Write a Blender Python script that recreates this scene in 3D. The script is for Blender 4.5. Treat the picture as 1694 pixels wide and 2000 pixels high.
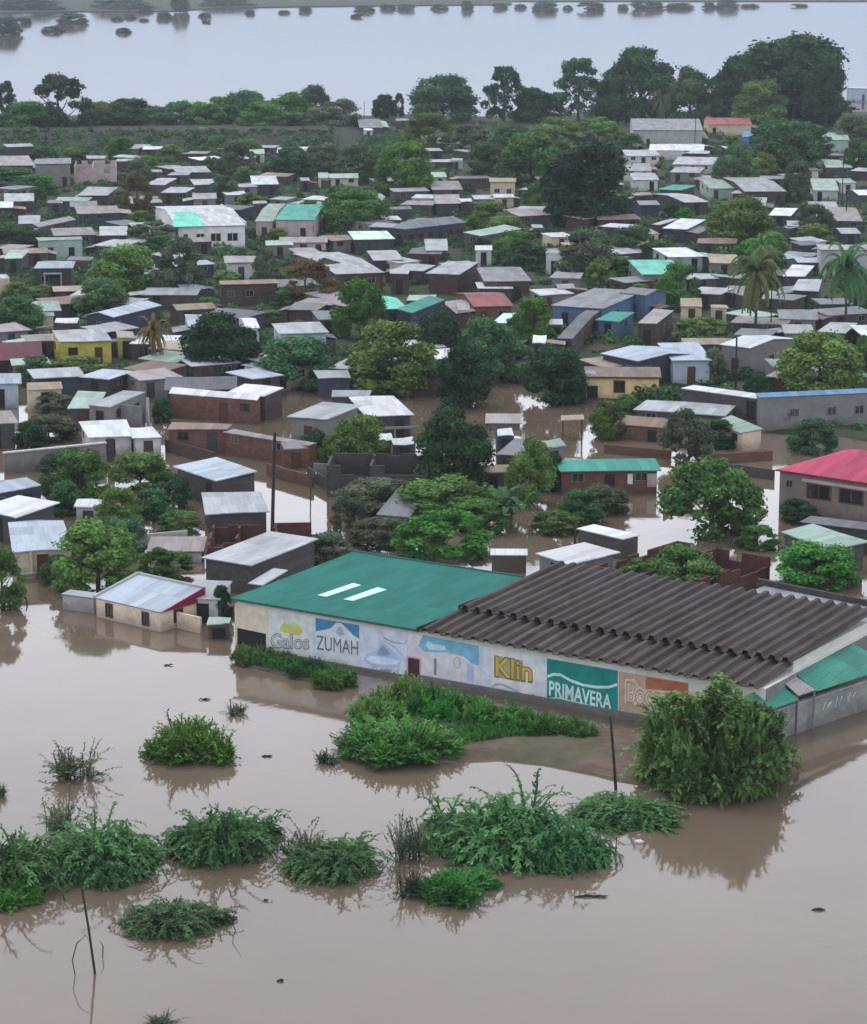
import bpy, math, random
import numpy as np
from mathutils import Vector, Matrix
for o in list(bpy.data.objects): bpy.data.objects.remove(o)
S = bpy.context.scene
COL = S.collection
R = math.radians
# ---------------------------------------------------------------- camera
F, CX, CY, CH = 5000.0, 847.0, 1000.0, 50.0          # photo pixels, metres above the flood
PIT = math.atan(1090 / F); SP, CP = math.sin(PIT), math.cos(PIT)
cam = bpy.data.objects.new("camera", bpy.data.cameras.new("camera")); COL.objects.link(cam)
cam.location = (0, 0, CH); cam.rotation_euler = (math.pi / 2 - PIT, 0, 0)
cam.data.sensor_fit = 'HORIZONTAL'; cam.data.sensor_width = 36; cam.data.lens = 36 * F / 1694
cam.data.clip_start = 1; cam.data.clip_end = 30000
S.camera = cam
# ---------------------------------------------------------------- light
SUN_EL, SUN_AZ = 58, -28                               # ahead of the camera, a little to the left
W = bpy.data.worlds.new("World"); S.world = W; W.use_nodes = True
nt = W.node_tree; bg = nt.nodes["Background"]
sky = nt.nodes.new("ShaderNodeTexSky"); sky.sky_type = 'NISHITA'; sky.sun_disc = False
sky.sun_elevation = R(SUN_EL); sky.sun_rotation = R(SUN_AZ)
sky.air_density = 1.0; sky.dust_density = 4.0; sky.ozone_density = 1.0
mx = nt.nodes.new("ShaderNodeMix"); mx.data_type = 'RGBA'; mx.inputs[0].default_value = 0.8
tcw = nt.nodes.new("ShaderNodeTexCoord"); sxw = nt.nodes.new("ShaderNodeSeparateXYZ"); nt.links.new(tcw.outputs["Generated"], sxw.inputs[0])
rw = nt.nodes.new("ShaderNodeValToRGB"); nt.links.new(sxw.outputs[2], rw.inputs[0])          # the overcast sheet of cloud, paler above the horizon
for i, (ps, c) in enumerate(((0, (.185, .24, .335)), (.07, (.31, .37, .48)), (.19, (.92, .96, 1.06)), (.45, (.56, .60, .66)), (1, (.34, .37, .43)))):
    e = rw.color_ramp.elements[i] if i < 2 else rw.color_ramp.elements.new(ps)
    e.position = ps; e.color = (*c, 1)
cl = nt.nodes.new("ShaderNodeVectorMath"); cl.operation = 'SCALE'; cl.inputs["Scale"].default_value = 17.0; nt.links.new(rw.outputs[0], cl.inputs[0])
nt.links.new(cl.outputs[0], mx.inputs[7])
nt.links.new(sky.outputs[0], mx.inputs[6]); nt.links.new(mx.outputs[2], bg.inputs[0])
bg.inputs[1].default_value = 0.12
sun = bpy.data.objects.new("sun", bpy.data.lights.new("sun", 'SUN')); COL.objects.link(sun)
sun.data.energy = 0.9; sun.data.angle = R(18); sun.data.color = (1, .95, .88)
d = Vector((math.sin(R(SUN_AZ)) * math.cos(R(SUN_EL)), math.cos(R(SUN_AZ)) * math.cos(R(SUN_EL)), math.sin(R(SUN_EL))))
sun.rotation_euler = d.to_track_quat('Z', 'Y').to_euler()
S.view_settings.view_transform = 'Standard'; S.view_settings.look = 'None'
S.view_settings.exposure = 0.30; S.view_settings.gamma = 1.0
S.cycles.volume_bounces = 0; S.cycles.max_bounces = 6; S.cycles.transparent_max_bounces = 8
S.cycles.volume_step_rate = 4
HAZE = 0.00009
# ---------------------------------------------------------------- helpers
def un(u, v, z=0.0):
    "photo pixel -> the point of the horizontal plane z seen there"
    du, dv = u - CX, v - CY
    d = (du, -dv * SP + F * CP, -dv * CP - F * SP)
    t = (z - CH) / d[2]
    return Vector((d[0] * t, d[1] * t, z))
def pr(x, y, z):
    a = y * CP - (z - CH) * SP; b = y * SP + (z - CH) * CP
    return CX + F * x / a, CY - F * b / a
def ppm(v): return (v + 90) / CH * 1.0                # photo pixels per metre at image row v
class MB:
    def __init__(s): s.v = []; s.f = []
    def add(s, vs, fs):
        n = len(s.v); s.v += [tuple(p) for p in vs]; s.f += [tuple(i + n for i in f) for f in fs]
    def box(s, x0, x1, y0, y1, z0, z1):
        s.add([(x0,y0,z0),(x1,y0,z0),(x1,y1,z0),(x0,y1,z0),(x0,y0,z1),(x1,y0,z1),(x1,y1,z1),(x0,y1,z1)],
              [(0,3,2,1),(4,5,6,7),(0,1,5,4),(1,2,6,5),(2,3,7,6),(3,0,4,7)])
    def slab(s, pts, th):
        "pts: top outline, extruded down by th"
        n = len(pts)
        s.add(list(pts) + [(p[0], p[1], p[2] - th) for p in pts],
              [tuple(range(n)), tuple(range(2 * n - 1, n - 1, -1))] + [(i, i + n, (i + 1) % n + n, (i + 1) % n) for i in range(n)])
    def tube(s, pts, rs, n=7):
        pts = [Vector(p) for p in pts]; k0 = len(s.v)
        for i, p in enumerate(pts):
            t = (pts[min(i + 1, len(pts) - 1)] - pts[max(i - 1, 0)]).normalized()
            a = t.orthogonal().normalized(); b = t.cross(a)
            r = rs[i] if hasattr(rs, '__len__') else rs
            for k in range(n):
                q = 2 * math.pi * k / n
                s.v.append(tuple(p + (a * math.cos(q) + b * math.sin(q)) * r))
        for i in range(len(pts) - 1):
            for k in range(n):
                s.f.append((k0 + i*n + k, k0 + i*n + (k+1) % n, k0 + (i+1)*n + (k+1) % n, k0 + (i+1)*n + k))
        s.f.append(tuple(k0 + k for k in range(n))[::-1]); m = k0 + (len(pts) - 1) * n
        s.f.append(tuple(m + k for k in range(n)))
    def mesh(s, name):
        me = bpy.data.meshes.new(name); me.from_pydata(s.v, [], s.f); me.update(); return me
    def build(s, name, mat, parent=None, loc=None, rz=0.0):
        return obj(name, s.mesh(name), mat, parent, loc, rz)
def obj(name, me, mat=None, parent=None, loc=None, rz=0.0):
    o = bpy.data.objects.new(name, me); COL.objects.link(o)
    if mat is not None and not me.materials: me.materials.append(mat)
    if parent is not None: o.parent = parent
    if loc is not None: o.location = loc
    o.rotation_euler = (0, 0, rz); return o
def empty(name, loc, rz=0.0):
    o = bpy.data.objects.new(name, None); COL.objects.link(o); o.empty_display_size = .3
    o.location = loc; o.rotation_euler = (0, 0, rz); return o
def tag(o, label=None, cat=None, group=None, kind=None):
    if label: o["label"] = label
    if cat: o["category"] = cat
    if group: o["group"] = group
    if kind: o["kind"] = kind
    return o
# ---------------------------------------------------------------- materials
def N(m, t, **k):
    n = m.node_tree.nodes.new("ShaderNode" + t)
    for a, b in k.items(): setattr(n, a, b)
    return n
def base(name, rough=.8, spec=.3, metal=0.0):
    m = bpy.data.materials.new(name); m.use_nodes = True
    p = m.node_tree.nodes["Principled BSDF"]
    p.inputs["Roughness"].default_value = rough; p.inputs["Specular IOR Level"].default_value = spec
    p.inputs["Metallic"].default_value = metal
    return m, p, m.node_tree.links
def ramp(m, a, b, lo=.35, hi=.65):
    r = N(m, "ValToRGB"); r.color_ramp.elements[0].position = lo; r.color_ramp.elements[1].position = hi
    r.color_ramp.elements[0].color = (*a, 1); r.color_ramp.elements[1].color = (*b, 1); return r
def mixc(m, L, fac, a, b, mode='MIX'):
    n = N(m, "Mix", data_type='RGBA', blend_type=mode)
    for s_, val in ((0, fac), (6, a), (7, b)):
        if hasattr(val, 'is_linked'): L.new(val, n.inputs[s_])
        elif s_ == 0: n.inputs[0].default_value = val
        else: n.inputs[s_].default_value = (*val, 1)
    return n.outputs[2]
def mul(c, k): return tuple(min(1, x * k) for x in c)
def roof_mat(name, c, rust=.35, rough=.62, var=.30, spec=.16):
    m, p, L = base(name, rough, spec)
    tc = N(m, "TexCoord"); oi = N(m, "ObjectInfo")
    br = N(m, "TexBrick", offset=.5); L.new(tc.outputs["Object"], br.inputs["Vector"])
    br.inputs["Scale"].default_value = 1; br.inputs["Brick Width"].default_value = .82; br.inputs["Row Height"].default_value = 2.6
    br.inputs["Mortar Size"].default_value = .012
    br.inputs["Color1"].default_value = (*mul(c, 1 + var * .4), 1); br.inputs["Color2"].default_value = (*mul(c, 1 - var), 1)
    br.inputs["Mortar"].default_value = (*mul(c, .55), 1)
    no = N(m, "TexNoise"); no.inputs["Scale"].default_value = .55; no.inputs["Detail"].default_value = 8; no.inputs["Roughness"].default_value = .68
    off = N(m, "VectorMath", operation='MULTIPLY_ADD'); off.inputs[1].default_value = (1, .35, 1)
    L.new(tc.outputs["Object"], off.inputs[0])
    sc = N(m, "VectorMath", operation='SCALE'); sc.inputs["Scale"].default_value = 37
    cmb = N(m, "CombineXYZ"); L.new(oi.outputs["Random"], cmb.inputs[0]); L.new(oi.outputs["Random"], cmb.inputs[1])
    L.new(cmb.outputs[0], sc.inputs[0]); L.new(sc.outputs[0], off.inputs[2]); L.new(off.outputs[0], no.inputs["Vector"])
    rp = ramp(m, (0, 0, 0), (1, 1, 1), .46, .74); L.new(no.outputs[0], rp.inputs[0])
    k = N(m, "Math", operation='MULTIPLY'); L.new(rp.outputs[0], k.inputs[0]); k.inputs[1].default_value = rust
    rustc = tuple(.6 * x * y for x, y in zip(c, (.75, .62, .5)))
    c1 = mixc(m, L, k.outputs[0], br.outputs[0], rustc)
    hv = N(m, "HueSaturation"); L.new(c1, hv.inputs["Color"])
    vr = N(m, "MapRange"); vr.inputs[3].default_value = .82; vr.inputs[4].default_value = 1.15
    L.new(oi.outputs["Random"], vr.inputs[0]); L.new(vr.outputs[0], hv.inputs["Value"])
    L.new(hv.outputs[0], p.inputs["Base Color"])
    wv = N(m, "TexWave", bands_direction='X'); wv.inputs["Scale"].default_value = 2.0; L.new(tc.outputs["Object"], wv.inputs["Vector"])
    bp = N(m, "Bump"); bp.inputs["Strength"].default_value = .5; bp.inputs["Distance"].default_value = .05
    L.new(wv.outputs[0], bp.inputs["Height"]); L.new(bp.outputs[0], p.inputs["Normal"])
    return m
def wall_mat(name, c, block=False, dirt=.45, var=.2, dcol=(.09, .065, .045)):
    m, p, L = base(name, .9, .2)
    tc = N(m, "TexCoord"); geo = N(m, "NewGeometry")
    no = N(m, "TexNoise"); no.inputs["Scale"].default_value = .8; no.inputs["Detail"].default_value = 8; no.inputs["Roughness"].default_value = .7
    L.new(geo.outputs["Position"], no.inputs["Vector"])
    rp = ramp(m, mul(c, 1 - var * 1.4), mul(c, 1 + var * .5), .3, .7); L.new(no.outputs[0], rp.inputs[0])
    col = rp.outputs[0]
    # a stain the flood and splashing mud left on the lowest metre of the wall, and streaks from the eaves
    sx = N(m, "SeparateXYZ"); L.new(geo.outputs["Position"], sx.inputs[0])
    n2 = N(m, "TexNoise"); n2.inputs["Scale"].default_value = 1.7; n2.inputs["Detail"].default_value = 5
    L.new(geo.outputs["Position"], n2.inputs["Vector"])
    ad = N(m, "Math", operation='MULTIPLY_ADD'); L.new(n2.outputs[0], ad.inputs[0]); ad.inputs[1].default_value = -1.6; L.new(sx.outputs[2], ad.inputs[2])
    mr = N(m, "MapRange"); mr.inputs[1].default_value = -.55; mr.inputs[2].default_value = .25; mr.inputs[3].default_value = dirt; mr.inputs[4].default_value = 0
    L.new(ad.outputs[0], mr.inputs[0])
    col = mixc(m, L, mr.outputs[0], col, dcol)
    if block:
        br = N(m, "TexBrick"); L.new(tc.outputs["Object"], br.inputs["Vector"])
        mp = N(m, "Mapping"); mp.inputs["Rotation"].default_value = (R(90), 0, 0); L.new(tc.outputs["Object"], mp.inputs[0]); L.new(mp.outputs[0], br.inputs["Vector"])
        br.inputs["Scale"].default_value = 1; br.inputs["Brick Width"].default_value = .42; br.inputs["Row Height"].default_value = .2; br.inputs["Mortar Size"].default_value = .012
        br.inputs["Color1"].default_value = (1.1, 1.1, 1.1, 1); br.inputs["Color2"].default_value = (.72, .72, .72, 1); br.inputs["Mortar"].default_value = (.9, .9, .9, 1)
        col = mixc(m, L, .8, col, br.outputs[0], 'MULTIPLY')
    L.new(col, p.inputs["Base Color"])
    bp = N(m, "Bump"); bp.inputs["Strength"].default_value = .3; bp.inputs["Distance"].default_value = .03
    L.new(n2.outputs[0], bp.inputs["Height"]); L.new(bp.outputs[0], p.inputs["Normal"])
    return m
def plain(name, c, rough=.7, spec=.3, var=.18, scale=3):
    m, p, L = base(name, rough, spec)
    tc = N(m, "TexCoord"); no = N(m, "TexNoise"); no.inputs["Scale"].default_value = scale; no.inputs["Detail"].default_value = 6
    L.new(tc.outputs["Object"], no.inputs["Vector"])
    rp = ramp(m, mul(c, 1 - var * 1.5), mul(c, 1 + var * .6), .3, .7); L.new(no.outputs[0], rp.inputs[0]); L.new(rp.outputs[0], p.inputs["Base Color"])
    return m
def leaf_mat(name, c, hue=.03, trans=.25, vlo=.75, vhi=1.25):
    m, p, L = base(name, .65, .12)
    at = N(m, "Attribute", attribute_name="tint"); oi = N(m, "ObjectInfo")
    col = mixc(m, L, 1.0, c, at.outputs["Color"], 'MULTIPLY')
    hv = N(m, "HueSaturation"); L.new(col, hv.inputs["Color"])
    a = N(m, "MapRange"); a.inputs[3].default_value = .5 - hue; a.inputs[4].default_value = .5 + hue; L.new(oi.outputs["Random"], a.inputs[0]); L.new(a.outputs[0], hv.inputs["Hue"])
    fr = N(m, "Math", operation='FRACT'); k = N(m, "Math", operation='MULTIPLY'); k.inputs[1].default_value = 7.31
    L.new(oi.outputs["Random"], k.inputs[0]); L.new(k.outputs[0], fr.inputs[0])
    b = N(m, "MapRange"); b.inputs[3].default_value = vlo; b.inputs[4].default_value = vhi; L.new(fr.outputs[0], b.inputs[0]); L.new(b.outputs[0], hv.inputs["Value"])
    L.new(hv.outputs[0], p.inputs["Base Color"])
    tr = N(m, "BsdfTranslucent"); L.new(hv.outputs[0], tr.inputs[0])
    ms = N(m, "MixShader"); ms.inputs[0].default_value = trans
    L.new(p.outputs[0], ms.inputs[1]); L.new(tr.outputs[0], ms.inputs[2])
    L.new(ms.outputs[0], m.node_tree.nodes["Material Output"].inputs[0])
    return m
RM = {k: roof_mat("roof_" + k, *v) for k, v in dict(
    zw=((.60,.62,.64),.2), zn=((.37,.385,.41),.5), zg=((.22,.23,.25),.4), zd=((.13,.135,.15),.35), zb=((.39,.45,.52),.3),
    zp=((.31,.28,.28),.5), zr=((.24,.17,.14),.5), gt=((.05,.30,.24),.25), gm=((.16,.60,.46),.12), gp=((.31,.42,.36),.4),
    rd=((.42,.055,.11),.25), rr=((.30,.10,.10),.45), mr=((.11,.02,.035),.3), bl=((.13,.25,.40),.25), tn=((.32,.265,.20),.5), wm=((.52,.70,.62),.12)).items()}
WM = {k: wall_mat("wall_" + k, *v) for k, v in dict(
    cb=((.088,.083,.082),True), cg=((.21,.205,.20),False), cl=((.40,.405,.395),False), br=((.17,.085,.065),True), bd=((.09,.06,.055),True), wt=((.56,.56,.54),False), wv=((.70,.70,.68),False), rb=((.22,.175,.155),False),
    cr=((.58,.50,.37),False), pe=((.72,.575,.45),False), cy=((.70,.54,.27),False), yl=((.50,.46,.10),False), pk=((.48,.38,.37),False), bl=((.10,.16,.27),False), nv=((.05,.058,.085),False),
    gn=((.34,.44,.38),False), db=((.07,.066,.066),True), wd=((.10,.085,.065),False), mb=((.105,.042,.038),True), bb=((.10,.30,.60),False), pb=((.40,.47,.55),False)).items()}
M_pane = base("window_glass", .12, .6)[0]; M_pane.node_tree.nodes["Principled BSDF"].inputs["Base Color"].default_value = (.018, .018, .022, 1)
M_fr_w = plain("frame_white", (.55, .54, .52)); M_fr_b = plain("frame_brown", (.12, .05, .025)); M_fr_g = plain("frame_grey", (.2, .2, .2))
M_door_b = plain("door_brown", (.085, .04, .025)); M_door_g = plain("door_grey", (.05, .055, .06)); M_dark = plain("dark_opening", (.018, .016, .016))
M_pole = plain("pole_wood", (.035, .028, .025)); M_bark = plain("bark", (.07, .055, .045)); M_white = plain("white_paint", (.74, .74, .72))
LM = dict(d=leaf_mat("leaf_dark", (.036,.090,.038)), x=leaf_mat("leaf_darkest", (.018,.045,.022)), m=leaf_mat("leaf_mid", (.115,.215,.055)), l=leaf_mat("leaf_light", (.16,.25,.06)),
          a=leaf_mat("leaf_airy", (.055,.105,.060)), w=leaf_mat("leaf_weeping", (.080,.195,.064)), k=leaf_mat("leaf_shrub", (.105,.225,.065)), y=leaf_mat("leaf_yellow", (.26,.26,.05)),
          g=leaf_mat("leaf_grey", (.115,.145,.085)), p=leaf_mat("leaf_palm", (.11,.125,.045)), r=leaf_mat("leaf_dry", (.15,.115,.05)), n=leaf_mat("leaf_banana", (.07,.17,.06)),
          t=leaf_mat("leaf_teal", (.072,.165,.068)), v=leaf_mat("leaf_vine", (.070,.20,.036)))
# ---------------------------------------------------------------- setting: flood water, land
def water_mat():
    m, p, L = base("flood_water", .05, 1.0)
    p.inputs["IOR"].default_value = 1.33
    geo = N(m, "NewGeometry")
    n1 = N(m, "TexNoise"); n1.inputs["Scale"].default_value = .022; n1.inputs["Detail"].default_value = 5; n1.inputs["Roughness"].default_value = .6
    L.new(geo.outputs["Position"], n1.inputs["Vector"])
    rp = ramp(m, (.112, .082, .059), (.172, .128, .094), .3, .7); L.new(n1.outputs[0], rp.inputs[0]); L.new(rp.outputs[0], p.inputs["Base Color"])
    mp = N(m, "Mapping"); mp.inputs["Scale"].default_value = (1, .55, 1); mp.inputs["Rotation"].default_value = (0, 0, R(25)); L.new(geo.outputs["Position"], mp.inputs[0])
    w1 = N(m, "TexNoise"); w1.inputs["Scale"].default_value = 1.3; w1.inputs["Detail"].default_value = 4; L.new(mp.outputs[0], w1.inputs["Vector"])
    w2 = N(m, "TexNoise"); w2.inputs["Scale"].default_value = .12; w2.inputs["Detail"].default_value = 3; L.new(geo.outputs["Position"], w2.inputs["Vector"])
    r2 = ramp(m, (.12,) * 3, (1,) * 3, .45, .7); L.new(w2.outputs[0], r2.inputs[0])
    mu = N(m, "Math", operation='MULTIPLY'); L.new(w1.outputs[0], mu.inputs[0]); L.new(r2.outputs[0], mu.inputs[1])
    bp = N(m, "Bump"); bp.inputs["Strength"].default_value = .32; bp.inputs["Distance"].default_value = .05
    L.new(mu.outputs[0], bp.inputs["Height"]); L.new(bp.outputs[0], p.inputs["Normal"])
    return m
M_water = water_mat()
me = bpy.data.meshes.new("flood_water")
me.from_pydata([(-6000, -200, 0), (6000, -200, 0), (6000, 9000, 0), (-6000, 9000, 0)], [], [(0, 1, 2, 3)])
tag(obj("flood_water", me, M_water), kind="structure")
def ground_mat(name, a, b, g, gl=.5, gh=.6):
    m, p, L = base(name, .95, .15); geo = N(m, "NewGeometry")
    n1 = N(m, "TexNoise"); n1.inputs["Scale"].default_value = .09; n1.inputs["Detail"].default_value = 8; n1.inputs["Roughness"].default_value = .65; L.new(geo.outputs["Position"], n1.inputs["Vector"])
    n2 = N(m, "TexNoise"); n2.inputs["Scale"].default_value = .9; n2.inputs["Detail"].default_value = 8; L.new(geo.outputs["Position"], n2.inputs["Vector"])
    r1 = ramp(m, a, b, .3, .7); L.new(n2.outputs[0], r1.inputs[0]); r2 = ramp(m, (0, 0, 0), (1, 1, 1), gl, gh); L.new(n1.outputs[0], r2.inputs[0])
    c = mixc(m, L, r2.outputs[0], r1.outputs[0], g); L.new(c, p.inputs["Base Color"])
    bp = N(m, "Bump"); bp.inputs["Distance"].default_value = .2; L.new(n2.outputs[0], bp.inputs["Height"]); L.new(bp.outputs[0], p.inputs["Normal"])
    return m
M_ground = ground_mat("town_soil", (.045, .037, .031), (.095, .078, .062), (.030, .055, .024), .42, .58)
M_bank = ground_mat("bank_soil", (.032, .030, .030), (.060, .055, .052), (.030, .045, .030), .42, .6)
M_mud = ground_mat("wet_mud", (.10, .074, .054), (.17, .13, .10), (.075, .085, .045), .5, .68)
M_far = ground_mat("far_soil", (.03, .045, .032), (.045, .06, .04), (.03, .05, .03))
GZ = .35
shore = [(-900, 760), (-300, 755), (0, 745), (120, 762), (200, 752), (330, 742), (560, 757), (700, 762), (800, 768), (860, 778), (1000, 742), (1130, 786), (1295, 792), (1420, 835), (1560, 845), (1694, 858), (2600, 870)]
def shore_y(u):
    for (a, b), (c, d_) in zip(shore, shore[1:]):
        if a <= u <= c: return b + (d_ - b) * (u - a) / (c - a)
    return 760
rng = random.Random(5)
us = list(range(-900, 2601, 50)); vs, fs = [], []
for u in us:
    sy = shore_y(u) + rng.uniform(-4, 4)
    back = 226 + rng.uniform(-3, 3) + (-6 if u > 1000 else 0)
    rows = [(sy + 14, -.5), (sy, .12)] + [(sy - 12, GZ)] + [(y, GZ + rng.uniform(-.15, .15)) for y in (690, 620, 550, 480, 420, 360, 320, 290, 265, 245)] + [(back, GZ), (back - 3, -.6)]
    vs += [tuple(un(u, y, z)) for y, z in rows]
nr = 15
for i in range(len(us) - 1):
    for j in range(nr - 1): fs.append((i*nr + j, (i+1)*nr + j, (i+1)*nr + j+1, i*nr + j+1))
me = bpy.data.meshes.new("town_ground"); me.from_pydata(vs, [], fs); me.update()
tag(obj("town_ground", me, M_ground), kind="structure")
# embankment in front of the riverside trees, left half
vs, fs = [], []
us = list(range(-900, 741, 40))
for i, u in enumerate(us):
    e = 1 if u < 640 else max(0, (740 - u) / 100)
    rows = [(296, GZ - .3), (288, GZ + .5 * e), (272, GZ + 2.0 * e), (258, GZ + 3.4 * e), (252, GZ + 3.5 * e), (240, GZ + 1.5 * e), (234, .1)]
    vs += [tuple(un(u, y, z + (rng.uniform(-.2, .2) if z > GZ else 0))) for y, z in rows]
for i in range(len(us) - 1):
    for j in range(6): fs.append((i*7 + j, (i+1)*7 + j, (i+1)*7 + j+1, i*7 + j+1))
me = bpy.data.meshes.new("embankment"); me.from_pydata(vs, [], fs); me.update(); me.polygons.foreach_set("use_smooth", [True] * len(me.polygons)); tag(obj("embankment", me, M_bank), kind="structure")
def islet(name, pix, h, mat, shrink=.55):
    pts = [un(*p) for p in pix]; c = sum(pts, Vector()) / len(pts)
    vs = [tuple(c + (p - c) * k + Vector((0, 0, z + (rng.uniform(-.08, .08) if z > 0 else 0)))) for k, z in ((1.06, -.35), (.97, .05), (.82, h * .6), (shrink, h)) for p in pts] + [tuple(c + Vector((0, 0, h)))]
    n = len(pts); fs = [(r*n + i, r*n + (i+1) % n, (r+1)*n + (i+1) % n, (r+1)*n + i) for r in range(3) for i in range(n)] + [(3*n + i, 3*n + (i+1) % n, 4*n) for i in range(n)]
    me = bpy.data.meshes.new(name); me.from_pydata(vs, [], fs); me.update()
    return tag(obj(name, me, mat), kind="structure")
islet("mud_bank", [(655,1462),(700,1440),(690,1400),(720,1360),(820,1350),(1000,1390),(1180,1420),(1300,1440),(1420,1440),(1400,1500),(1290,1545),(1200,1522),(1090,1500),(960,1484),(860,1490),(740,1490)], .42, M_mud, .7)
islet("strip_of_bank", [(455,1285),(480,1262),(560,1282),(690,1318),(692,1345),(640,1342),(560,1322),(490,1305)], .3, M_ground)
# far bank of the river
fb = MB()
def far_land(pix, name):
    pts = [un(*p) for p in pix]
    m_ = MB(); m_.slab([(p.x, p.y, .8) for p in pts], 1.6); tag(m_.build(name, M_far), kind="structure")
far_land([(-700,26),(0,25),(150,23),(340,22),(420,16),(700,12),(1000,9),(1000,3),(1800,3),(2600,2),(2600,-14),(-700,-14)], "far_bank")
# ---------------------------------------------------------------- plants
def leaf_mesh(name, pos, nrm, size, tint, ratio=1.5, rs=None):
    "one quad per leaf clump: centres, normals, sizes, tints"
    n = len(pos); g = rs or np.random.RandomState(1)
    nrm = nrm / (np.linalg.norm(nrm, axis=1)[:, None] + 1e-9)
    a = np.cross(nrm, g.normal(size=(n, 3))); a /= np.linalg.norm(a, axis=1)[:, None] + 1e-9
    b = np.cross(nrm, a); s = size[:, None] * .5
    fold = nrm * s * .35
    q = np.stack([pos - a*s*ratio, pos - b*s + fold, pos + a*s*ratio, pos + b*s + fold], 1).reshape(-1, 3)
    return quads(name, q, np.repeat(tint, 4))
def quads(name, q, tint):
    me = bpy.data.meshes.new(name); n = len(q) // 4
    me.vertices.add(len(q)); me.vertices.foreach_set("co", q.astype(np.float32).ravel())
    me.loops.add(n * 4); me.loops.foreach_set("vertex_index", np.arange(n * 4, dtype=np.int32))
    me.polygons.add(n); me.polygons.foreach_set("loop_start", np.arange(0, n * 4, 4, dtype=np.int32))
    me.update(calc_edges=True)
    at = me.color_attributes.new("tint", 'FLOAT_COLOR', 'POINT')
    c = np.ones((len(q), 4), np.float32); c[:, :3] = tint[:, None] if tint.ndim == 1 else tint
    at.data.foreach_set("color", c.ravel()); return me
def rdir(g, n):
    d = g.normal(size=(n, 3)); return d / np.linalg.norm(d, axis=1)[:, None]
def crown(name, seed, lobes, leaves, leaf, r0=.14, r1=.24, z0=.16, spread=.36, top=.8, low=0.25, fill=.55):
    "unit tree crown: x, y in -.5 .. .5, z up to 1"
    g = np.random.RandomState(seed); P, Nn, T, Sz = [], [], [], []
    zc = (z0 + 1) / 2; zr = (1 - z0) / 2
    w = []
    for i in range(lobes):
        r = g.uniform(r0, r1); hz = g.uniform(0, 1) ** 1.1
        az = g.uniform(0, 6.283); k = g.uniform(fill, 1) ** .5
        prof = math.sqrt(max(.03, 1 - (hz * .97) ** 2.2)) * (.82 + .18 * min(1, hz * 4))
        c = np.array([math.cos(az) * (.5 - r * .8) * prof * k, math.sin(az) * (.5 - r * .8) * prof * k, z0 + r * .5 + hz * (1 - z0 - r * 1.25)])
        w.append((c, r, g.uniform(.66, 1.34), 1))
    tot = sum(r * r for _, r, _, _ in w)
    for c, r, t, hue in w:
        n = int(leaves * r * r / tot)
        dd = rdir(g, n); dd[:, 2] = np.abs(dd[:, 2]) * np.where(g.rand(n) < .33, -1, 1)
        rad = r * np.where(g.rand(n) < .12, g.uniform(1.0, 1.45, n), g.uniform(.4, 1.1, n) ** .5)
        p = c + dd * rad[:, None] * np.array([1, 1, .82])
        P.append(p); Nn.append(dd + g.normal(size=(n, 3)) * .55)
        T.append(t * g.uniform(.7, 1.3, n)); Sz.append(leaf * g.uniform(.6, 1.4, n))
    return leaf_mesh(name, np.concatenate(P), np.concatenate(Nn), np.concatenate(Sz), np.concatenate(T), 1.5, g)
def fronds(name, seed, n, seg, leaf, length, droop, z0=.0, upright=.5, mound=.30, stem=True, tmul=1.0, flat=.7, wide=2.6, taper=0.0):
    "mound of feathery drooping shoots; unit size, ground at z = 0"
    g = np.random.RandomState(seed); P, A, B, T = [], [], [], []
    for i in range(n):
        dd = rdir(g, 1)[0]; dd[2] = abs(dd[2])
        o = dd * np.array([mound, mound, mound * flat * 1.5]) * g.uniform(.35, 1) + np.array([0, 0, z0])
        v = dd * .75 + np.array([0, 0, upright]) + g.normal(size=3) * .28; v /= np.linalg.norm(v)
        L = length * (g.uniform(.55, 1.2) if g.rand() > .06 else g.uniform(1.2, 1.7)); t = g.uniform(.7, 1.35); st = L / seg
        p = o.copy()
        for k in range(seg):
            v = v + np.array([0, 0, -droop * (k + 1) / seg]) + g.normal(size=3) * .06; v /= np.linalg.norm(v)
            q = p + v * st
            side = np.cross(v, [0, 0, 1]) + g.normal(size=3) * .25; side /= np.linalg.norm(side) + 1e-9
            if q[2] < .005: break
            for sg in (-1, 1):
                P.append(q); A.append((side * sg + v * .7) * leaf * wide * (1 - .35 * k / seg)); B.append(np.cross(side * sg, v) * 0 + v * leaf * .55); T.append(t * g.uniform(.8, 1.2))
            p = q
    P, A, B, T = map(np.array, (P, A, B, T))
    if taper:
        zm = np.percentile(P[:, 2], 97); k_ = 1 - taper * np.clip(P[:, 2] / zm, 0, 1.3) ** 1.5; P[:, 0] *= k_; P[:, 1] *= k_
    q = np.stack([P, P + A * .55 - B, P + A, P + A * .55 + B], 1).reshape(-1, 3)
    return quads(name, q, np.repeat(T, 4))
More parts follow.
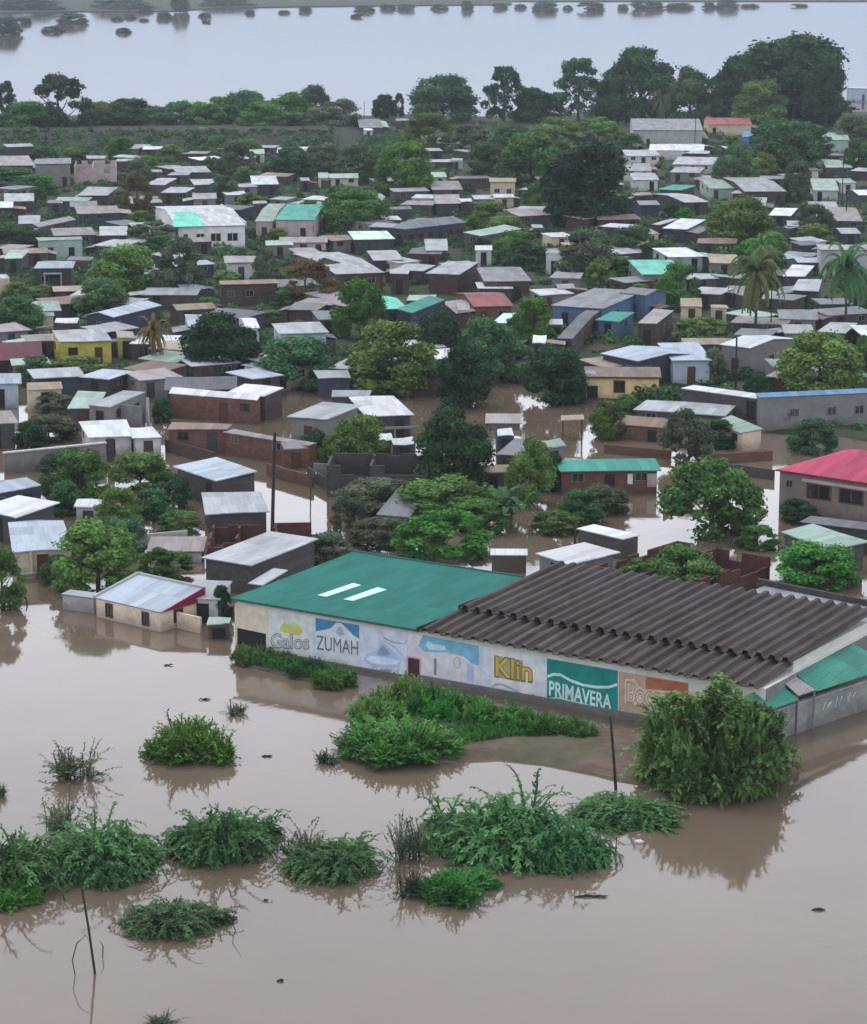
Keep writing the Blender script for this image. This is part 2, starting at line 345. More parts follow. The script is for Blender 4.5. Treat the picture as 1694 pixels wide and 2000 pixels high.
def shoots(name, seed, clumps, n, L=.45, seg=11, el=(.5, 1.45), droop=.16, ll=.05, lw=.012, spread=.26, bare=.15, stub=.1, ribbon=.006, jit=.09, fall=.45):
    "bush of long arching leafy shoots from several rootstocks; ground at z = 0"
    g = np.random.RandomState(seed); Q, T = [], []
    for c in range(clumps):
        a, r_ = g.uniform(0, 6.28), spread * math.sqrt(g.rand()); cx, cy = r_ * math.cos(a), r_ * math.sin(a); cs = g.uniform(.6, 1.15) * (1 - fall * r_ / max(spread, .01)); ct = g.uniform(.75, 1.25)
        for i in range(n):
            az = g.uniform(0, 6.28); e = g.uniform(*el); v = np.array([math.cos(az) * math.cos(e), math.sin(az) * math.cos(e), math.sin(e)])
            p = np.array([cx, cy, 0.]) + rdir(g, 1)[0] * np.array([1, 1, 0]) * stub * g.rand()
            ln = L * cs * (g.uniform(.45, 1.1) if g.rand() > .05 else g.uniform(1.0, 1.3)); t = ct * g.uniform(.55, 1.45); st = ln / seg
            for k in range(seg):
                v = v + np.array([0, 0, -droop * (.35 + k / seg)]) + g.normal(size=3) * jit; v /= np.linalg.norm(v)
                q = p + v * st
                if q[2] < 0: break
                sd = np.cross(v, [0, 0, 1]); sd /= np.linalg.norm(sd) + 1e-9
                Q += [p - sd * ribbon, p + sd * ribbon, q + sd * ribbon, q - sd * ribbon]; T += [t * .7] * 4
                if k >= bare * seg:
                    for sg in (-1, 1):
                        d_ = sd * sg * g.uniform(.5, .9) + v * g.uniform(.5, 1.0) + np.array([0, 0, g.uniform(-.5, .15)]) + g.normal(size=3) * .18; d_ *= ll * g.uniform(.6, 1.4) * (1.1 - .5 * k / seg)
                        wv = np.cross(d_, [0, 0, 1.0]) + g.normal(size=3) * .3 * ll; wv *= lw / (np.linalg.norm(wv) + 1e-9)
                        tt = t * g.uniform(.8, 1.2); Q += [q, q + d_ * .5 - wv, q + d_, q + d_ * .5 + wv]; T += [tt] * 4
                p = q
    return quads(name, np.array(Q), np.array(T))
def palm_mesh(name, seed, nf=44, r=.50, droop=1.25):
    g = np.random.RandomState(seed); Q, T = [], []
    for i in range(nf):
        az = 2 * math.pi * i / nf + g.uniform(-.2, .2); el = g.uniform(-.7, 1.25); p = np.array([0, 0, .70]); t = g.uniform(.7, 1.3)
        v = np.array([math.cos(az) * math.cos(el), math.sin(az) * math.cos(el), math.sin(el)]); L = r * g.uniform(.85, 1.2) / 9
        for k in range(9):
            v = v + np.array([0, 0, -.045 * droop * (k + 1)]); v /= np.linalg.norm(v); p2 = p + v * L
            sd = np.cross(v, [0, 0, 1]); sd /= np.linalg.norm(sd) + 1e-9
            for sg in (-1, 1):
                for f in (.25, .75):
                    b0 = p + (p2 - p) * f; tip = b0 + (sd * sg * .7 + v * .5 + np.array([0, 0, -.55])) * .085 * (1 - k / 11)
                    wv = v * L * .34
                    Q += [b0 - wv, b0 + wv, tip + wv * .3, tip - wv * .3]; T += [t * g.uniform(.8, 1.2)] * 4
            p = p2
    return quads(name, np.array(Q), np.array(T))
def banana_mesh(name, seed, nf=16):
    g = np.random.RandomState(seed); Q, T = [], []
    for i in range(nf):
        az = g.uniform(0, 6.28); el = g.uniform(.5, 1.35); o = np.array([g.uniform(-.18, .18), g.uniform(-.18, .18), g.uniform(.25, .5)])
        v = np.array([math.cos(az) * math.cos(el), math.sin(az) * math.cos(el), math.sin(el)]); p = o; t = g.uniform(.75, 1.3); L = g.uniform(.45, .65) / 7
        sd = np.cross(v, [0, 0, 1]); sd /= np.linalg.norm(sd) + 1e-9
        for k in range(7):
            v = v + np.array([0, 0, -.10 * k]); v /= np.linalg.norm(v); p2 = p + v * L
            w1, w2 = .075 * math.sin(math.pi * (k + .3) / 7.4), .075 * math.sin(math.pi * (k + 1.3) / 7.6)
            up = np.cross(sd, v) * .02
            Q += [p - sd*w1 + up, p, p2, p2 - sd*w2 + up, p, p + sd*w1 + up, p2 + sd*w2 + up, p2]; T += [t] * 4 + [t * 1.15] * 4
            p = p2
    return quads(name, np.array(Q), np.array(T))
PROTO = {
 'd': [crown("crown_dense", s, 60, 18000, .029, .07, .17, .02) for s in (1, 2, 3)],
 'm': [crown("crown_mid", s, 52, 13000, .030, .06, .15, .01) for s in (11, 12, 13, 14)],
 'l': [crown("crown_light", s, 46, 8000, .034, .05, .13, .01) for s in (21, 22)],
 'a': [crown("crown_airy", s, 75, 8500, .027, .05, .10, .06, fill=.35) for s in (31, 32)],
 'b': [crown("crown_bush", s, 30, 9000, .040, .09, .22, -.1) for s in (41, 42, 43)],
 'w': [shoots("shoots_weeping", s, 14, 125, .46, 12, (.2, 1.2), .22, .036, .0085, .28, fall=.66) for s in (51, 52, 53)],
 'k': [shoots("shoots_large", 61, 30, 120, .27, 9, (-.1, 1.45), .10, .034, .010, .31, .1, .05)],
 's': [shoots("shoots_sparse", s, 4, 26, .55, 10, (.5, 1.5), .10, .055, .011, .2, .3) for s in (71, 72)],
 'u': [shoots("shoots_upright", s, 14, 85, .44, 9, (.5, 1.4), .10, .045, .008, .32, .1, fall=.7) for s in (76, 77)],
 'v': [shoots("shoots_tangle", s, 18, 64, .24, 8, (.2, 1.4), .14, .045, .010, .40, .05, .06) for s in (78, 79, 80)],
 'p': [palm_mesh("crown_palm", s) for s in (81, 82)],
 'n': [banana_mesh("crown_banana", s) for s in (91, 92)],
}
def trunk_mesh(seed, h=.62, r=.022):
    g = random.Random(seed); m = MB()
    pts = [(0, 0, -.03)]; x = y = 0
    for k in range(1, 6): x += g.uniform(-.02, .02); y += g.uniform(-.02, .02); pts.append((x, y, h * k / 5))
    m.tube(pts, [r * (1.3 - .16 * k) for k in range(6)])
    for k in range(5):
        az = g.uniform(0, 6.28); b = Vector(pts[2 + k % 3]); e = b + Vector((math.cos(az) * .26, math.sin(az) * .26, g.uniform(.15, .34)))
        m.tube([b, (b + e) / 2 + Vector((0, 0, -.03)), e], [r * .6, r * .4, r * .18], 5)
    return m.mesh("trunk")
TRUNK = [trunk_mesh(s) for s in (1, 2, 3)]
PTRUNK = trunk_mesh(9, .68, .018)
for t in TRUNK + [PTRUNK]: t.materials.append(M_bark)
MATVAR = {}
def crown_copy(kind, mat):
    "crown meshes are shared by every tree of the same kind and leaf colour"
    key = (kind, mat)
    if key not in MATVAR:
        out = []
        for p in PROTO[kind]:
            c = p.copy(); c.materials.clear(); c.materials.append(LM[mat]); out.append(c)
        MATVAR[key] = out
    return MATVAR[key]
prng = random.Random(77); FG = "shrubs standing in the flood along the far bank"
CATN = dict(d=("tree", "tree"), m=("tree", "tree"), l=("tree", "tree"), a=("tree", "tree"), p=("palm_tree", "palm"), n=("banana_plant", "banana plant"),
            b=("bush", "bush"), w=("bush", "bush"), k=("bush", "bush"), s=("bush", "bush"), u=("bush", "bush"), v=("bush", "bush"))
DMAT = dict(v='v', d='d', m='m', l='l', a='a', b='m', w='w', k='w', s='g', u='v', p='p', n='n')
def tree(label, cx, yb, w, h, kind='m', mat=None, gz=None, group=None, sink=0.0, rot=None):
    if gz is None: gz = GZ if yb < shore_y(cx) - 5 else 0.0
    if kind in 'dml': w *= 1.12; h *= 1.03
    if kind in 'wkusv': w *= .88 if kind == 'w' else .95; h *= .98
    if group == FG: w *= 1.5; h *= .85
    o = un(cx, yb, gz); front = {'p': .1, 'n': .2, 'a': .25}.get(kind, .42) * w * CH / math.hypot(o.y, CH)   # the near side of the crown stands this far below its middle
    front = min(front, h * .4); o = un(cx, yb - front, gz); h = h - front
    s = F / math.hypot(o.y, CH)
    wm, hm = w / s, h / s / math.cos(math.atan2(CH, o.y))
    nm, cat = CATN[kind]; mat = mat or DMAT[kind]
    root = tag(empty(nm, o), label, cat, group)
    ms = crown_copy(kind, mat); me = ms[prng.randrange(len(ms))]
    c = obj("crown" if nm != "bush" else "foliage", me, None, root)
    fit = 1.0
    if kind in 'wkusv': fit = 1.0 / FIT[me.name.split('.')[0]][0]; hz = 1.0 / FIT[me.name.split('.')[0]][1]
    elif kind == 'b': hz = 1.0
    else: hz = 1.0
    c.scale = (wm * fit, wm * fit * prng.uniform(.85, 1.0), hm * hz)
    c.location = (0, 0, -sink); c.rotation_euler = (0, 0, prng.uniform(0, 6.28) if rot is None else rot)
    if nm == "bush":
        if kind in 'b': return root
        k = obj("stem", TRUNK[prng.randrange(3)], None, root); k.scale = (wm * .7, wm * .7, hm * .8)
    else:
        k = obj("trunk", PTRUNK if kind == 'p' else TRUNK[prng.randrange(3)], None, root); k.scale = (min(wm, hm * 1.3),) * 2 + (hm,)
    k.rotation_euler = (0, 0, prng.uniform(0, 6.28)); return root
for p in PROTO['k']:
    q = np.empty(len(p.vertices) * 3, np.float32); p.vertices.foreach_get("co", q); q = q.reshape(-1, 3)
    g = np.random.RandomState(4); q4 = q.reshape(-1, 4, 3); r_ = np.hypot(q4[:, 0, 0], q4[:, 0, 1])[:, None]
    lift = np.clip(1 - (r_ / .52) ** 3, 0, 1) ** .45 * .40 * (1 + .13 * np.sin(3 * np.arctan2(q4[:, 0, 1], q4[:, 0, 0]) + 1) + .1 * np.sin(5 * np.arctan2(q4[:, 0, 1], q4[:, 0, 0])))[:, None]                # a dome of shoots, hanging down its flanks
    keep = q4[:, :, 2] * .62 + lift * np.clip(.15 + q4[:, :, 2] / .16, 0, 1); q4[:, :, 2] = keep; p.vertices.foreach_set("co", q4.reshape(-1).astype(np.float32)); p.update()
FIT = {}
for kk in 'wkusv':
    for p in PROTO[kk]:
        q = np.empty(len(p.vertices) * 3, np.float32); p.vertices.foreach_get("co", q); q = q.reshape(-1, 3)
        FIT[p.name.split('.')[0]] = (np.percentile(q[:, 0], 99) - np.percentile(q[:, 0], 1), q[:, 2].max() * .96)
# ---------------------------------------------------------------- houses
def frame_mesh(d=.07, t=.07):
    m = MB(); a, b = -.5, .5
    m.box(a, b, -d, 0, a, a + t); m.box(a, b, -d, 0, b - t, b); m.box(a, a + t, -d, 0, a + t, b - t); m.box(b - t, b, -d, 0, a + t, b - t)
    m.box(-.025, .025, -d * .8, 0, a + t, b - t); return m.mesh("window")
FRM = {}
for k, mt in (('w', M_fr_w), ('b', M_fr_b), ('g', M_fr_g)):
    FRM[k] = frame_mesh(); FRM[k].materials.append(mt)
m = MB(); m.box(-.5, .5, -.012, 0, -.5, .5); PANE = m.mesh("pane"); PANE.materials.append(M_pane)
def door_mesh(mt):
    m = MB(); m.box(-.5, .5, -.03, 0, 0, 1)
    for x0, x1 in ((-.56, -.5), (.5, .56)): m.box(x0, x1, -.07, 0, 0, 1.04)
    m.box(-.5, .5, -.07, 0, 1, 1.04); m.box(-.36, .36, -.045, -.03, .12, .45); m.box(-.36, .36, -.045, -.03, .55, .9)
    me = m.mesh("door"); me.materials.append(mt); return me
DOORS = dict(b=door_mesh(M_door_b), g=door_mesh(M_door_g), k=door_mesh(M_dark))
def put(me, name, parent, x, y, z, ang, sx, sz):
    o = obj(name, me, None, parent); o.location = (x, y, z); o.rotation_euler = (0, 0, ang); o.scale = (sx, 1, sz); return o
def window(root, x, y, z, ang, w, h, fr='w'):
    f = put(FRM[fr], "window", root, x, y, z, ang, w, h); o = obj("pane", PANE, None, f); return f
def solve(FL, FR, BR, zf, zb, inset=0.0):
    A, B = un(*FL, zf), un(*FR, zf); mid = (A + B) / 2
    y0 = math.atan2(B.y - A.y, B.x - A.x); best = None
    mxp = (FL[0] + FR[0]) / 2, (FL[1] + FR[1]) / 2
    for k in range(-12, 13):
        ya = y0 + R(3) * k; ux, uy = math.cos(ya), math.sin(ya); vx, vy = -uy, ux
        if abs(math.degrees(ya)) > 72: continue
        p1 = pr(mid.x - ux * .5, mid.y - uy * .5, zf); p2 = pr(mid.x + ux * .5, mid.y + uy * .5, zf)
        w = (FR[0] - FL[0]) / max(.3, p2[0] - p1[0])
        a = (mid.x - ux * w / 2, mid.y - uy * w / 2); b = (mid.x + ux * w / 2, mid.y + uy * w / 2)
        pa, pb = pr(*a, zf), pr(*b, zf)
        e0 = (pa[1] - FL[1]) ** 2 + (pb[1] - FR[1]) ** 2 + .004 * (k * 3) ** 2
        for j in range(56):
            t = 1.2 * 1.055 ** j
            c = (b[0] + vx * t - ux * inset * t, b[1] + vy * t - uy * inset * t)
            pc = pr(*c, zb); e = e0 + (pc[0] - BR[0]) ** 2 + (pc[1] - BR[1]) ** 2 + (8 * max(0, t / w - 2.2) ** 2)
            if best is None or e < best[0]: best = (e, ya, w, t, a)
    return best
hr = random.Random(3)
GROUPS = {}
def house(label, FL, FR, BR, t='m', rc='zn', wc='cb', H=None, rise=None, gz=None, cat="house", name="house", op='auto', fr=None, group=None, ov=None, door=None, th=.09):
    cx, cy = (FL[0] + FR[0]) / 2, (FL[1] + FR[1]) / 2
    wet = cy > shore_y(cx) - 22
    if gz is None: gz = 0.0 if wet else GZ
    if H is None: H = 2.25 if wet else 2.4
    if rise is None: rise = dict(m=.45, g=1.0, h=1.1, e=1.0, x=0, f=.06).get(t, .4)
    ins = .8 if t == 'h' else 0
    e, ya, w, D, a = solve(FL, FR, BR, gz + H, gz + H + (rise if t != 'e' else 0), ins)
    if t in 'gh': D *= 2
    root = tag(empty(name, (a[0], a[1], gz), ya), label, cat, group)
    root["w"] = w; root["d"] = D
    if ov is None: ov = min(.28, w * .06, D * .06)
    wm_ = WM[wc]; rm = RM.get(rc)
    b0 = -.4
    m = MB()
    if t == 'x':                                           # roofless walls, uneven tops
        k = .22
        def run(x0, y0, x1, y1):
            n = max(2, int(math.hypot(x1 - x0, y1 - y0) / 1.3)); dx, dy = (x1 - x0) / n, (y1 - y0) / n
            l = math.hypot(dx, dy); nx, ny = -dy / l * k, dx / l * k
            for i in range(n):
                z = H - (0 if hr.random() < .55 else hr.choice((.2, .4, .8)))
                if hr.random() < .08: z -= .9
                p = (x0 + dx * i, y0 + dy * i); q = (x0 + dx * (i + 1), y0 + dy * (i + 1))
                m.slab([(p[0], p[1], z), (q[0], q[1], z), (q[0] + nx, q[1] + ny, z), (p[0] + nx, p[1] + ny, z)], z - b0)
        run(0, 0, w, 0); run(w, k, w, D - k); run(w, D - k, 0, D - k); run(k, D - k, k, k) if False else run(0, D - k, 0, k)
        if w > 5: run(w * .45, k, w * .45, D - k - .01)
        m.build("wall", wm_, root)
    else:
        x0, x1, y0, y1 = ov, w - ov, ov, D - ov
        def zt(y): return H + rise * y / D
        if t in 'mf':
            za, zb = zt(y0) - th - .004, zt(y1) - th - .004
            m.add([(x0,y0,b0),(x1,y0,b0),(x1,y1,b0),(x0,y1,b0),(x0,y0,za),(x1,y0,za),(x1,y1,zb),(x0,y1,zb)], [(0,3,2,1),(4,5,6,7),(0,1,5,4),(1,2,6,5),(2,3,7,6),(3,0,4,7)])
            m.build("wall", wm_, root)
            j = (lambda k: hr.uniform(-k, k)) if op == 'auto' else (lambda k: 0.0)
            r = MB(); r.slab([(j(.18),j(.18),H+j(.05)),(w*.5,j(.15),H+j(.04)),(w+j(.18),j(.18),H+j(.05)),(w+j(.2),D+j(.2),H+rise+j(.09)),(w*.5,D+j(.15),H+rise+j(.04)),(j(.2),D+j(.2),H+rise+j(.09))], th); ro = r.build("roof", rm, root)
        elif t == 'g':
            zc = H + rise * (y0 / (D / 2)) - th - .01; yr = D / 2
            m.add([(x0,y0,b0),(x1,y0,b0),(x1,y1,b0),(x0,y1,b0),(x0,y0,zc),(x1,y0,zc),(x1,y1,zc),(x0,y1,zc),(x0,yr,H+rise-th-.01),(x1,yr,H+rise-th-.01)],
                  [(0,3,2,1),(0,1,5,4),(1,2,6,9,5),(2,3,7,6),(3,0,4,8,7),(4,5,9,8),(8,9,6,7)])
            m.build("wall", wm_, root)
            r = MB(); r.slab([(0,0,H),(w,0,H),(w,yr,H+rise),(0,yr,H+rise)], th); r.slab([(0,yr,H+rise),(w,yr,H+rise),(w,D,H),(0,D,H)], th); r.build("roof", rm, root)
        elif t == 'e':
            xr = w / 2; zc = H + rise * (x0 / xr) - th - .01
            m.add([(x0,y0,b0),(x1,y0,b0),(x1,y1,b0),(x0,y1,b0),(x0,y0,zc),(x1,y0,zc),(x1,y1,zc),(x0,y1,zc),(xr,y0,H+rise-th-.01),(xr,y1,H+rise-th-.01)],
                  [(0,3,2,1),(0,1,5,8,4),(1,2,6,5),(2,3,7,9,6),(3,0,4,7),(4,8,9,7),(8,5,6,9)])
            m.build("wall", wm_, root)
            r = MB(); r.slab([(0,0,H),(xr,0,H+rise),(xr,D,H+rise),(0,D,H)], th); r.slab([(xr,0,H+rise),(w,0,H),(w,D,H),(xr,D,H+rise)], th); r.build("roof", rm, root)
        else:
            m.box(x0, x1, y0, y1, b0, H - th - .02); m.build("wall", wm_, root)
            i = min(w * .45, ins * D / 2); yr = D / 2; r = MB()
            r.slab([(0,0,H),(w,0,H),(w,D,H),(0,D,H)], th)
            r.add([(0,0,H+.003),(w,0,H+.003),(w,D,H+.003),(0,D,H+.003),(i,yr,H+rise),(w-i,yr,H+rise)], [(0,1,5,4),(1,2,5),(2,3,4,5),(3,0,4)]); r.build("roof", rm, root)
        # openings on the walls that face the camera
        cl = (Matrix.Rotation(-ya, 3, 'Z') @ (Vector((0, 0, 0)) - Vector((a[0], a[1], 0))))
        px = ppm(cy + 25); small = px < 8.0
        f_ = fr or (hr.choice('wwbg') if wc in ('wt','pb','cr','pe','cl') else hr.choice('bgg')); dk = door or hr.choice('bgkk')
        wz = min(H - .75, 1.65); wh = min(.95, H * .36)
        if op == 'auto':
            n = max(1, int(w / 2.6)); dslot = hr.randrange(n) if n > 1 else 0
            dh = H - .45 if H < 2.6 else 2.05
            for i in range(n):
                xx = x0 + (x1 - x0) * (i + .5) / n
                if i == dslot: put(DOORS[dk], "door", root, xx, y0 - .002, -.1, 0, .85, dh + .1)
                elif not small and hr.random() < .6: window(root, xx, y0 - .002, wz + .1, 0, min(1.2, w / n * .5), wh, f_)
                elif i == 0 and hr.random() < .5: put(FRM[f_], "window", root, xx, y0 - .002, wz + .1, 0, 1, wh)
            if not small and D > 3:
                for (vis, xs, an) in ((cl.x > w + 3, x1 + .002, math.pi / 2), (cl.x < -3, x0 - .002, -math.pi / 2)):
                    if vis:
                        q = max(1, int(D / 3.2))
                        for i in range(q):
                            if hr.random() < .55: window(root, xs, y0 + (y1 - y0) * (i + .5) / q, wz + .1, an, 1.0, wh, f_)
    if op == 'auto' and t in 'mg' and not wet and hr.random() < .42:      # a tin lean-to against one end
        lw, ld, lh = hr.uniform(1.4, 2.8), D * hr.uniform(.45, .8), hr.uniform(1.7, 2.1); sx_ = hr.choice((-1, 1)); y0_ = hr.uniform(-.6, D - ld)
        xa, xb = (w - ov + .01, w - ov + lw) if sx_ > 0 else (ov - lw, ov - .01); lm = MB()
        za_, zb_ = (lh + .3, lh) if sx_ > 0 else (lh, lh + .3)
        lm.slab([(xa,y0_,za_),(xb,y0_+hr.uniform(-.2,.2),zb_),(xb,y0_+ld,zb_+.1),(xa,y0_+ld,za_+.1)], .06)
        lt = lm.build("lean_to", RM[hr.choice("zn zg zp zr zd gp".split())], root); lm = MB(); lm.box(xa + .12, xb - .12, y0_ + .2, y0_ + ld - .15, -.3, lh - .12); lm.build("side_wall", WM[hr.choice("cb db wd bd".split())], lt)
    root["H"] = H; root["rise"] = rise; root["ov"] = ov
    return root
# ---------------------------------------------------------------- the painted shop building in front
EH = 3.85
A0 = un(455, 1168, EH); SY = R(-33.16)
shop = tag(empty("shop_building", (A0.x, A0.y, 0), SY), "long painted shop building with teal roof and dark ribbed roof", "shop")
ux, uy = math.cos(SY), math.sin(SY); vx, vy = -uy, ux
def shop_plane(px, py, y=.25):
    "photo pixel -> (along, up) on the shop's front wall plane"
    du, dv = px - CX, py - CY
    d = (du, -dv * SP + F * CP, -dv * CP - F * SP); ln = d[0] * vx + d[1] * vy
    t = (y + A0.x * vx + A0.y * vy) / ln
    X, Y, Z = d[0] * t - A0.x, d[1] * t - A0.y, CH + d[2] * t
    return X * ux + Y * uy, Z
def shop_loc(px, py, z):
    p = un(px, py, z); X, Y = p.x - A0.x, p.y - A0.y
    return X * ux + Y * uy, X * vx + Y * vy
LW = 43.0
m = MB(); m.box(.15, 16.2, .25, 15.2, -.5, 3.72); m.box(16.2, LW, .25, 17.2, -.5, 3.72); m.box(16.9, LW - .3, 4.95, 17.15, 3.72, 4.4)
m.build("wall", wall_mat("wall_shop", (.66, .64, .58), False, .35, .14), shop)
m = MB(); m.box(.15, 16.2, .02, .25, -.5, .28); m.box(16.2, LW - .2, .02, .25, -.5, .5); m.build("plinth", WM['cg'], shop)
m = MB(); m.box(LW + .002, LW + .06, .3, 17.1, -.5, 3.7); m.build("end_wall", WM['cg'], shop)
# teal sheet roof
teal = roof_mat("roof_shop_teal", (.024, .150, .125), .4, .7, .16, .05)
r = MB(); r.slab([(-.05, -.05, EH), (16.5, -.05, EH), (16.5, 15.5, EH + .45), (-.05, 15.5, EH + .45)], .08); rf = r.build("roof", teal, shop)
m = MB(); m.box(-.13, -.05, -.1, 15.6, EH - .2, EH + .05); m.box(-.05, 16.4, -.12, -.05, EH - .16, EH + .02)
m.add([(-.12,15.5,EH+.3),(16.5,15.5,EH+.3),(16.5,15.62,EH+.3),(-.12,15.62,EH+.3),(-.12,15.5,EH+.55),(16.5,15.5,EH+.55),(16.5,15.62,EH+.55),(-.12,15.62,EH+.55)], [(0,3,2,1),(4,5,6,7),(0,1,5,4),(1,2,6,5),(2,3,7,6),(3,0,4,7)])
m.build("roof_edge", plain("edge_teal", (.03, .12, .10)), shop)
def roof_quad(pix):
    out = []
    for q in pix:
        x, y = shop_loc(*q, EH + .2); z = EH + .45 * y / 15.5; x, y = shop_loc(*q, z + .01); out.append((x, y, EH + .45 * (y + .05) / 15.55 + .03))
    return out
for q in ([(620,1163),(638,1166),(706,1143),(690,1139)], [(671,1171),(690,1174),(756,1152),(738,1147)]):
    s_ = MB(); s_.slab(roof_quad(q), .024); s_.build("skylight", plain("skylight", (.45, .68, .60), .4, .5, .1), shop)
# big-trough cement roof in two steps
trough = roof_mat("roof_trough", (.095, .078, .072), .7, .8, .25, .15)
def ribs(x0, x1, y0, y1, z0, z1, per=1.0, hgt=.27, skew=0.0, seed=1):
    m = MB(); n = int(round((x1 - x0) / per)); per = (x1 - x0) / n; prof = []; g = random.Random(seed)
    for i in range(n):
        b = x0 + per * i; prof += [(b, 0), (b + per * .30, 0.02), (b + per * .42, hgt), (b + per * .70, hgt), (b + per * .84, .02)]
    prof.append((x1, 0))
    e0 = [g.uniform(-.09, .09) for _ in range(n + 1)]; e1 = [g.uniform(-.12, .12) for _ in range(n + 1)]
    k = len(prof); V = []
    for dz in (0, -.05):
        for yy, zz, e in ((y0, z0, e0), (y1, z1, e1)):
            for j, (x, h) in enumerate(prof): V.append((x, yy + e[min(j // 5, n)], zz + h + dz))
    fs = []
    for j in range(k - 1):
        fs += [(j, j+1, k+j+1, k+j), (2*k+j, 3*k+j, 3*k+j+1, 2*k+j+1), (j, 2*k+j, 2*k+j+1, j+1), (k+j, k+j+1, 3*k+j+1, 3*k+j)]
    fs += [(0, k, 3*k, 2*k), (k-1, 3*k-1, 4*k-1, 2*k-1)]
    m.add(V, fs); return m
ribs(16.45, 42.7, -.35, 5.1, EH - .02, EH + .42, seed=2).build("lower_roof", trough, shop)
ribs(16.9, 42.9, 4.3, 17.9, EH + .72, EH + 1.25, seed=3).build("upper_roof", trough, shop)
m = MB(); m.box(16.38, 16.45, -.35, 5.0, EH - .1, EH + .25); m.box(16.8, 16.9, 4.4, 17.8, EH + .55, EH + .9); m.build("roof_verge", plain("verge", (.03, .06, .055)), shop)
# murals
def mural(name, pix, mat, y, parent=shop, th=.012):
    pts = [shop_plane(*q) for q in pix]; m = MB(); n = len(pts)
    m.add([(x, .25 - y, z) for x, z in pts] + [(x, .25 - y + th - .001, z) for x, z in pts], [tuple(range(n)), tuple(range(2*n-1, n-1, -1))] + [(i, (i+1) % n, (i+1) % n + n, i + n) for i in range(n)])
    return m.build(name, mat, parent)
PM = {}
def pm(c, var=.14):
    if c not in PM: PM[c] = plain("mural_paint", c, .8, .2, var, 1.6)
    return PM[c]
def tri(pix): return pix
def word(txt, mat, p0, p1, hgt, y, parent, sx=None, off=.0, bold=0.0, shear=0.0):
    "painted word: baseline from pixel p0 to p1 on the wall, letters hgt metres tall"
    cu = bpy.data.curves.new("lettering", 'FONT'); cu.body = txt; cu.size = 1; cu.offset = bold; cu.extrude = .003; cu.shear = shear; cu.resolution_u = 3
    to = bpy.data.objects.new("tmp_text", cu); COL.objects.link(to); dg = bpy.context.evaluated_depsgraph_get(); dg.update()
    me = bpy.data.meshes.new_from_object(to.evaluated_get(dg)); bpy.data.objects.remove(to)
    q = np.empty(len(me.vertices) * 3, np.float32); me.vertices.foreach_get("co", q); q = q.reshape(-1, 3)
    lo, hi = q.min(0), q.max(0); (xa, za), (xb, zb) = shop_plane(*p0), shop_plane(*p1)
    k = (q[:, 0] - lo[0]) / (hi[0] - lo[0]); out = np.empty_like(q)
    out[:, 0] = xa + (xb - xa) * k; out[:, 2] = za + (zb - za) * k + (q[:, 1] - 0) / hi[1] * hgt; out[:, 1] = .25 - y - q[:, 2]
    me.vertices.foreach_set("co", out.ravel()); me.update(); me.materials.clear()
    return obj("lettering", me, mat, parent)
def band(name, pix, wpx, mat, y, parent):
    "painted stripe along a pixel polyline"
    t = [(a, b - wpx / 2) for a, b in pix]; b_ = [(a, b + wpx / 2) for a, b in pix]; m = MB()
    P = [shop_plane(*q) for q in t]; Q = [shop_plane(*q) for q in b_]
    for i in range(len(P) - 1): m.add([(*[P[i][0]], .25 - y, P[i][1]), (P[i+1][0], .25 - y, P[i+1][1]), (Q[i+1][0], .25 - y, Q[i+1][1]), (Q[i][0], .25 - y, Q[i][1])], [(3, 2, 1, 0)])
    return m.build(name, mat, parent)
def mp(n, label, pix, c, y=.014):
    o = mural(n, pix, pm(c), y); o["label"] = label; return o
cream = mp("painted_panel", "plain cream painted bay at the left end", [(459,1290),(459,1178),(524,1190),(524,1305)], (.66,.58,.43))
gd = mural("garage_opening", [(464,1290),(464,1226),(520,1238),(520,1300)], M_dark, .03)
m1 = mp("painted_panel", "white mural with yellow patch and grey outlined word", [(526,1310),(526,1191),(611,1205),(611,1330)], (.66,.68,.66))
mural("painted_mark", [(546,1233),(549,1220),(556,1216),(566,1222),(574,1214),(585,1221),(592,1235),(586,1242)], pm((.55,.56,.16)), .022, m1)
mural("painted_mark", [(527,1300),(527,1270),(545,1286),(590,1290),(611,1283),(611,1318)], pm((.55,.60,.38)), .021, m1)
word("Galos", pm((.22,.25,.26)), (529,1265), (605,1268), 1.12, .026, m1, bold=.03)
word("Galos", pm((.60,.62,.60)), (531,1264), (603,1267), 1.0, .031, m1, bold=-.012)
word("Vale", pm((.60,.60,.20)), (556,1228), (588,1234), .5, .028, m1)
mp("painted_panel", "narrow pale aqua painted strip", [(612,1330),(612,1205),(615.5,1206),(615.5,1330)], (.50,.66,.68))
m2 = mp("painted_panel", "white mural with blue sky, a white peak and dark letters", [(616,1335),(616,1206),(703,1221),(703,1350)], (.64,.66,.70))
mural("painted_sky", [(617,1233),(617,1207),(702,1221),(702,1248),(690,1240),(675,1224),(667,1217),(657,1216),(648,1226),(636,1230)], pm((.07,.24,.40)), .022, m2)
mural("painted_mark", [(656,1236),(660,1226),(665,1223),(669,1228),(672,1240),(664,1242)], pm((.42,.40,.52)), .022, m2)
word("ZUMAH", pm((.16,.16,.19)), (619,1268), (700,1280), 1.05, .024, m2)
mural("painted_mark", [(640,1300),(640,1287),(662,1288),(680,1293),(680,1304),(660,1302)], pm((.52,.60,.46)), .022, m2)
mural("painted_mark", [(646,1299),(646,1292),(676,1296),(676,1301)], pm((.34,.40,.33)), .026, m2)
m3 = mp("painted_panel", "pale mural with a light blue boat shape", [(704,1350),(704,1222),(796,1236),(796,1365)], (.60,.63,.72))
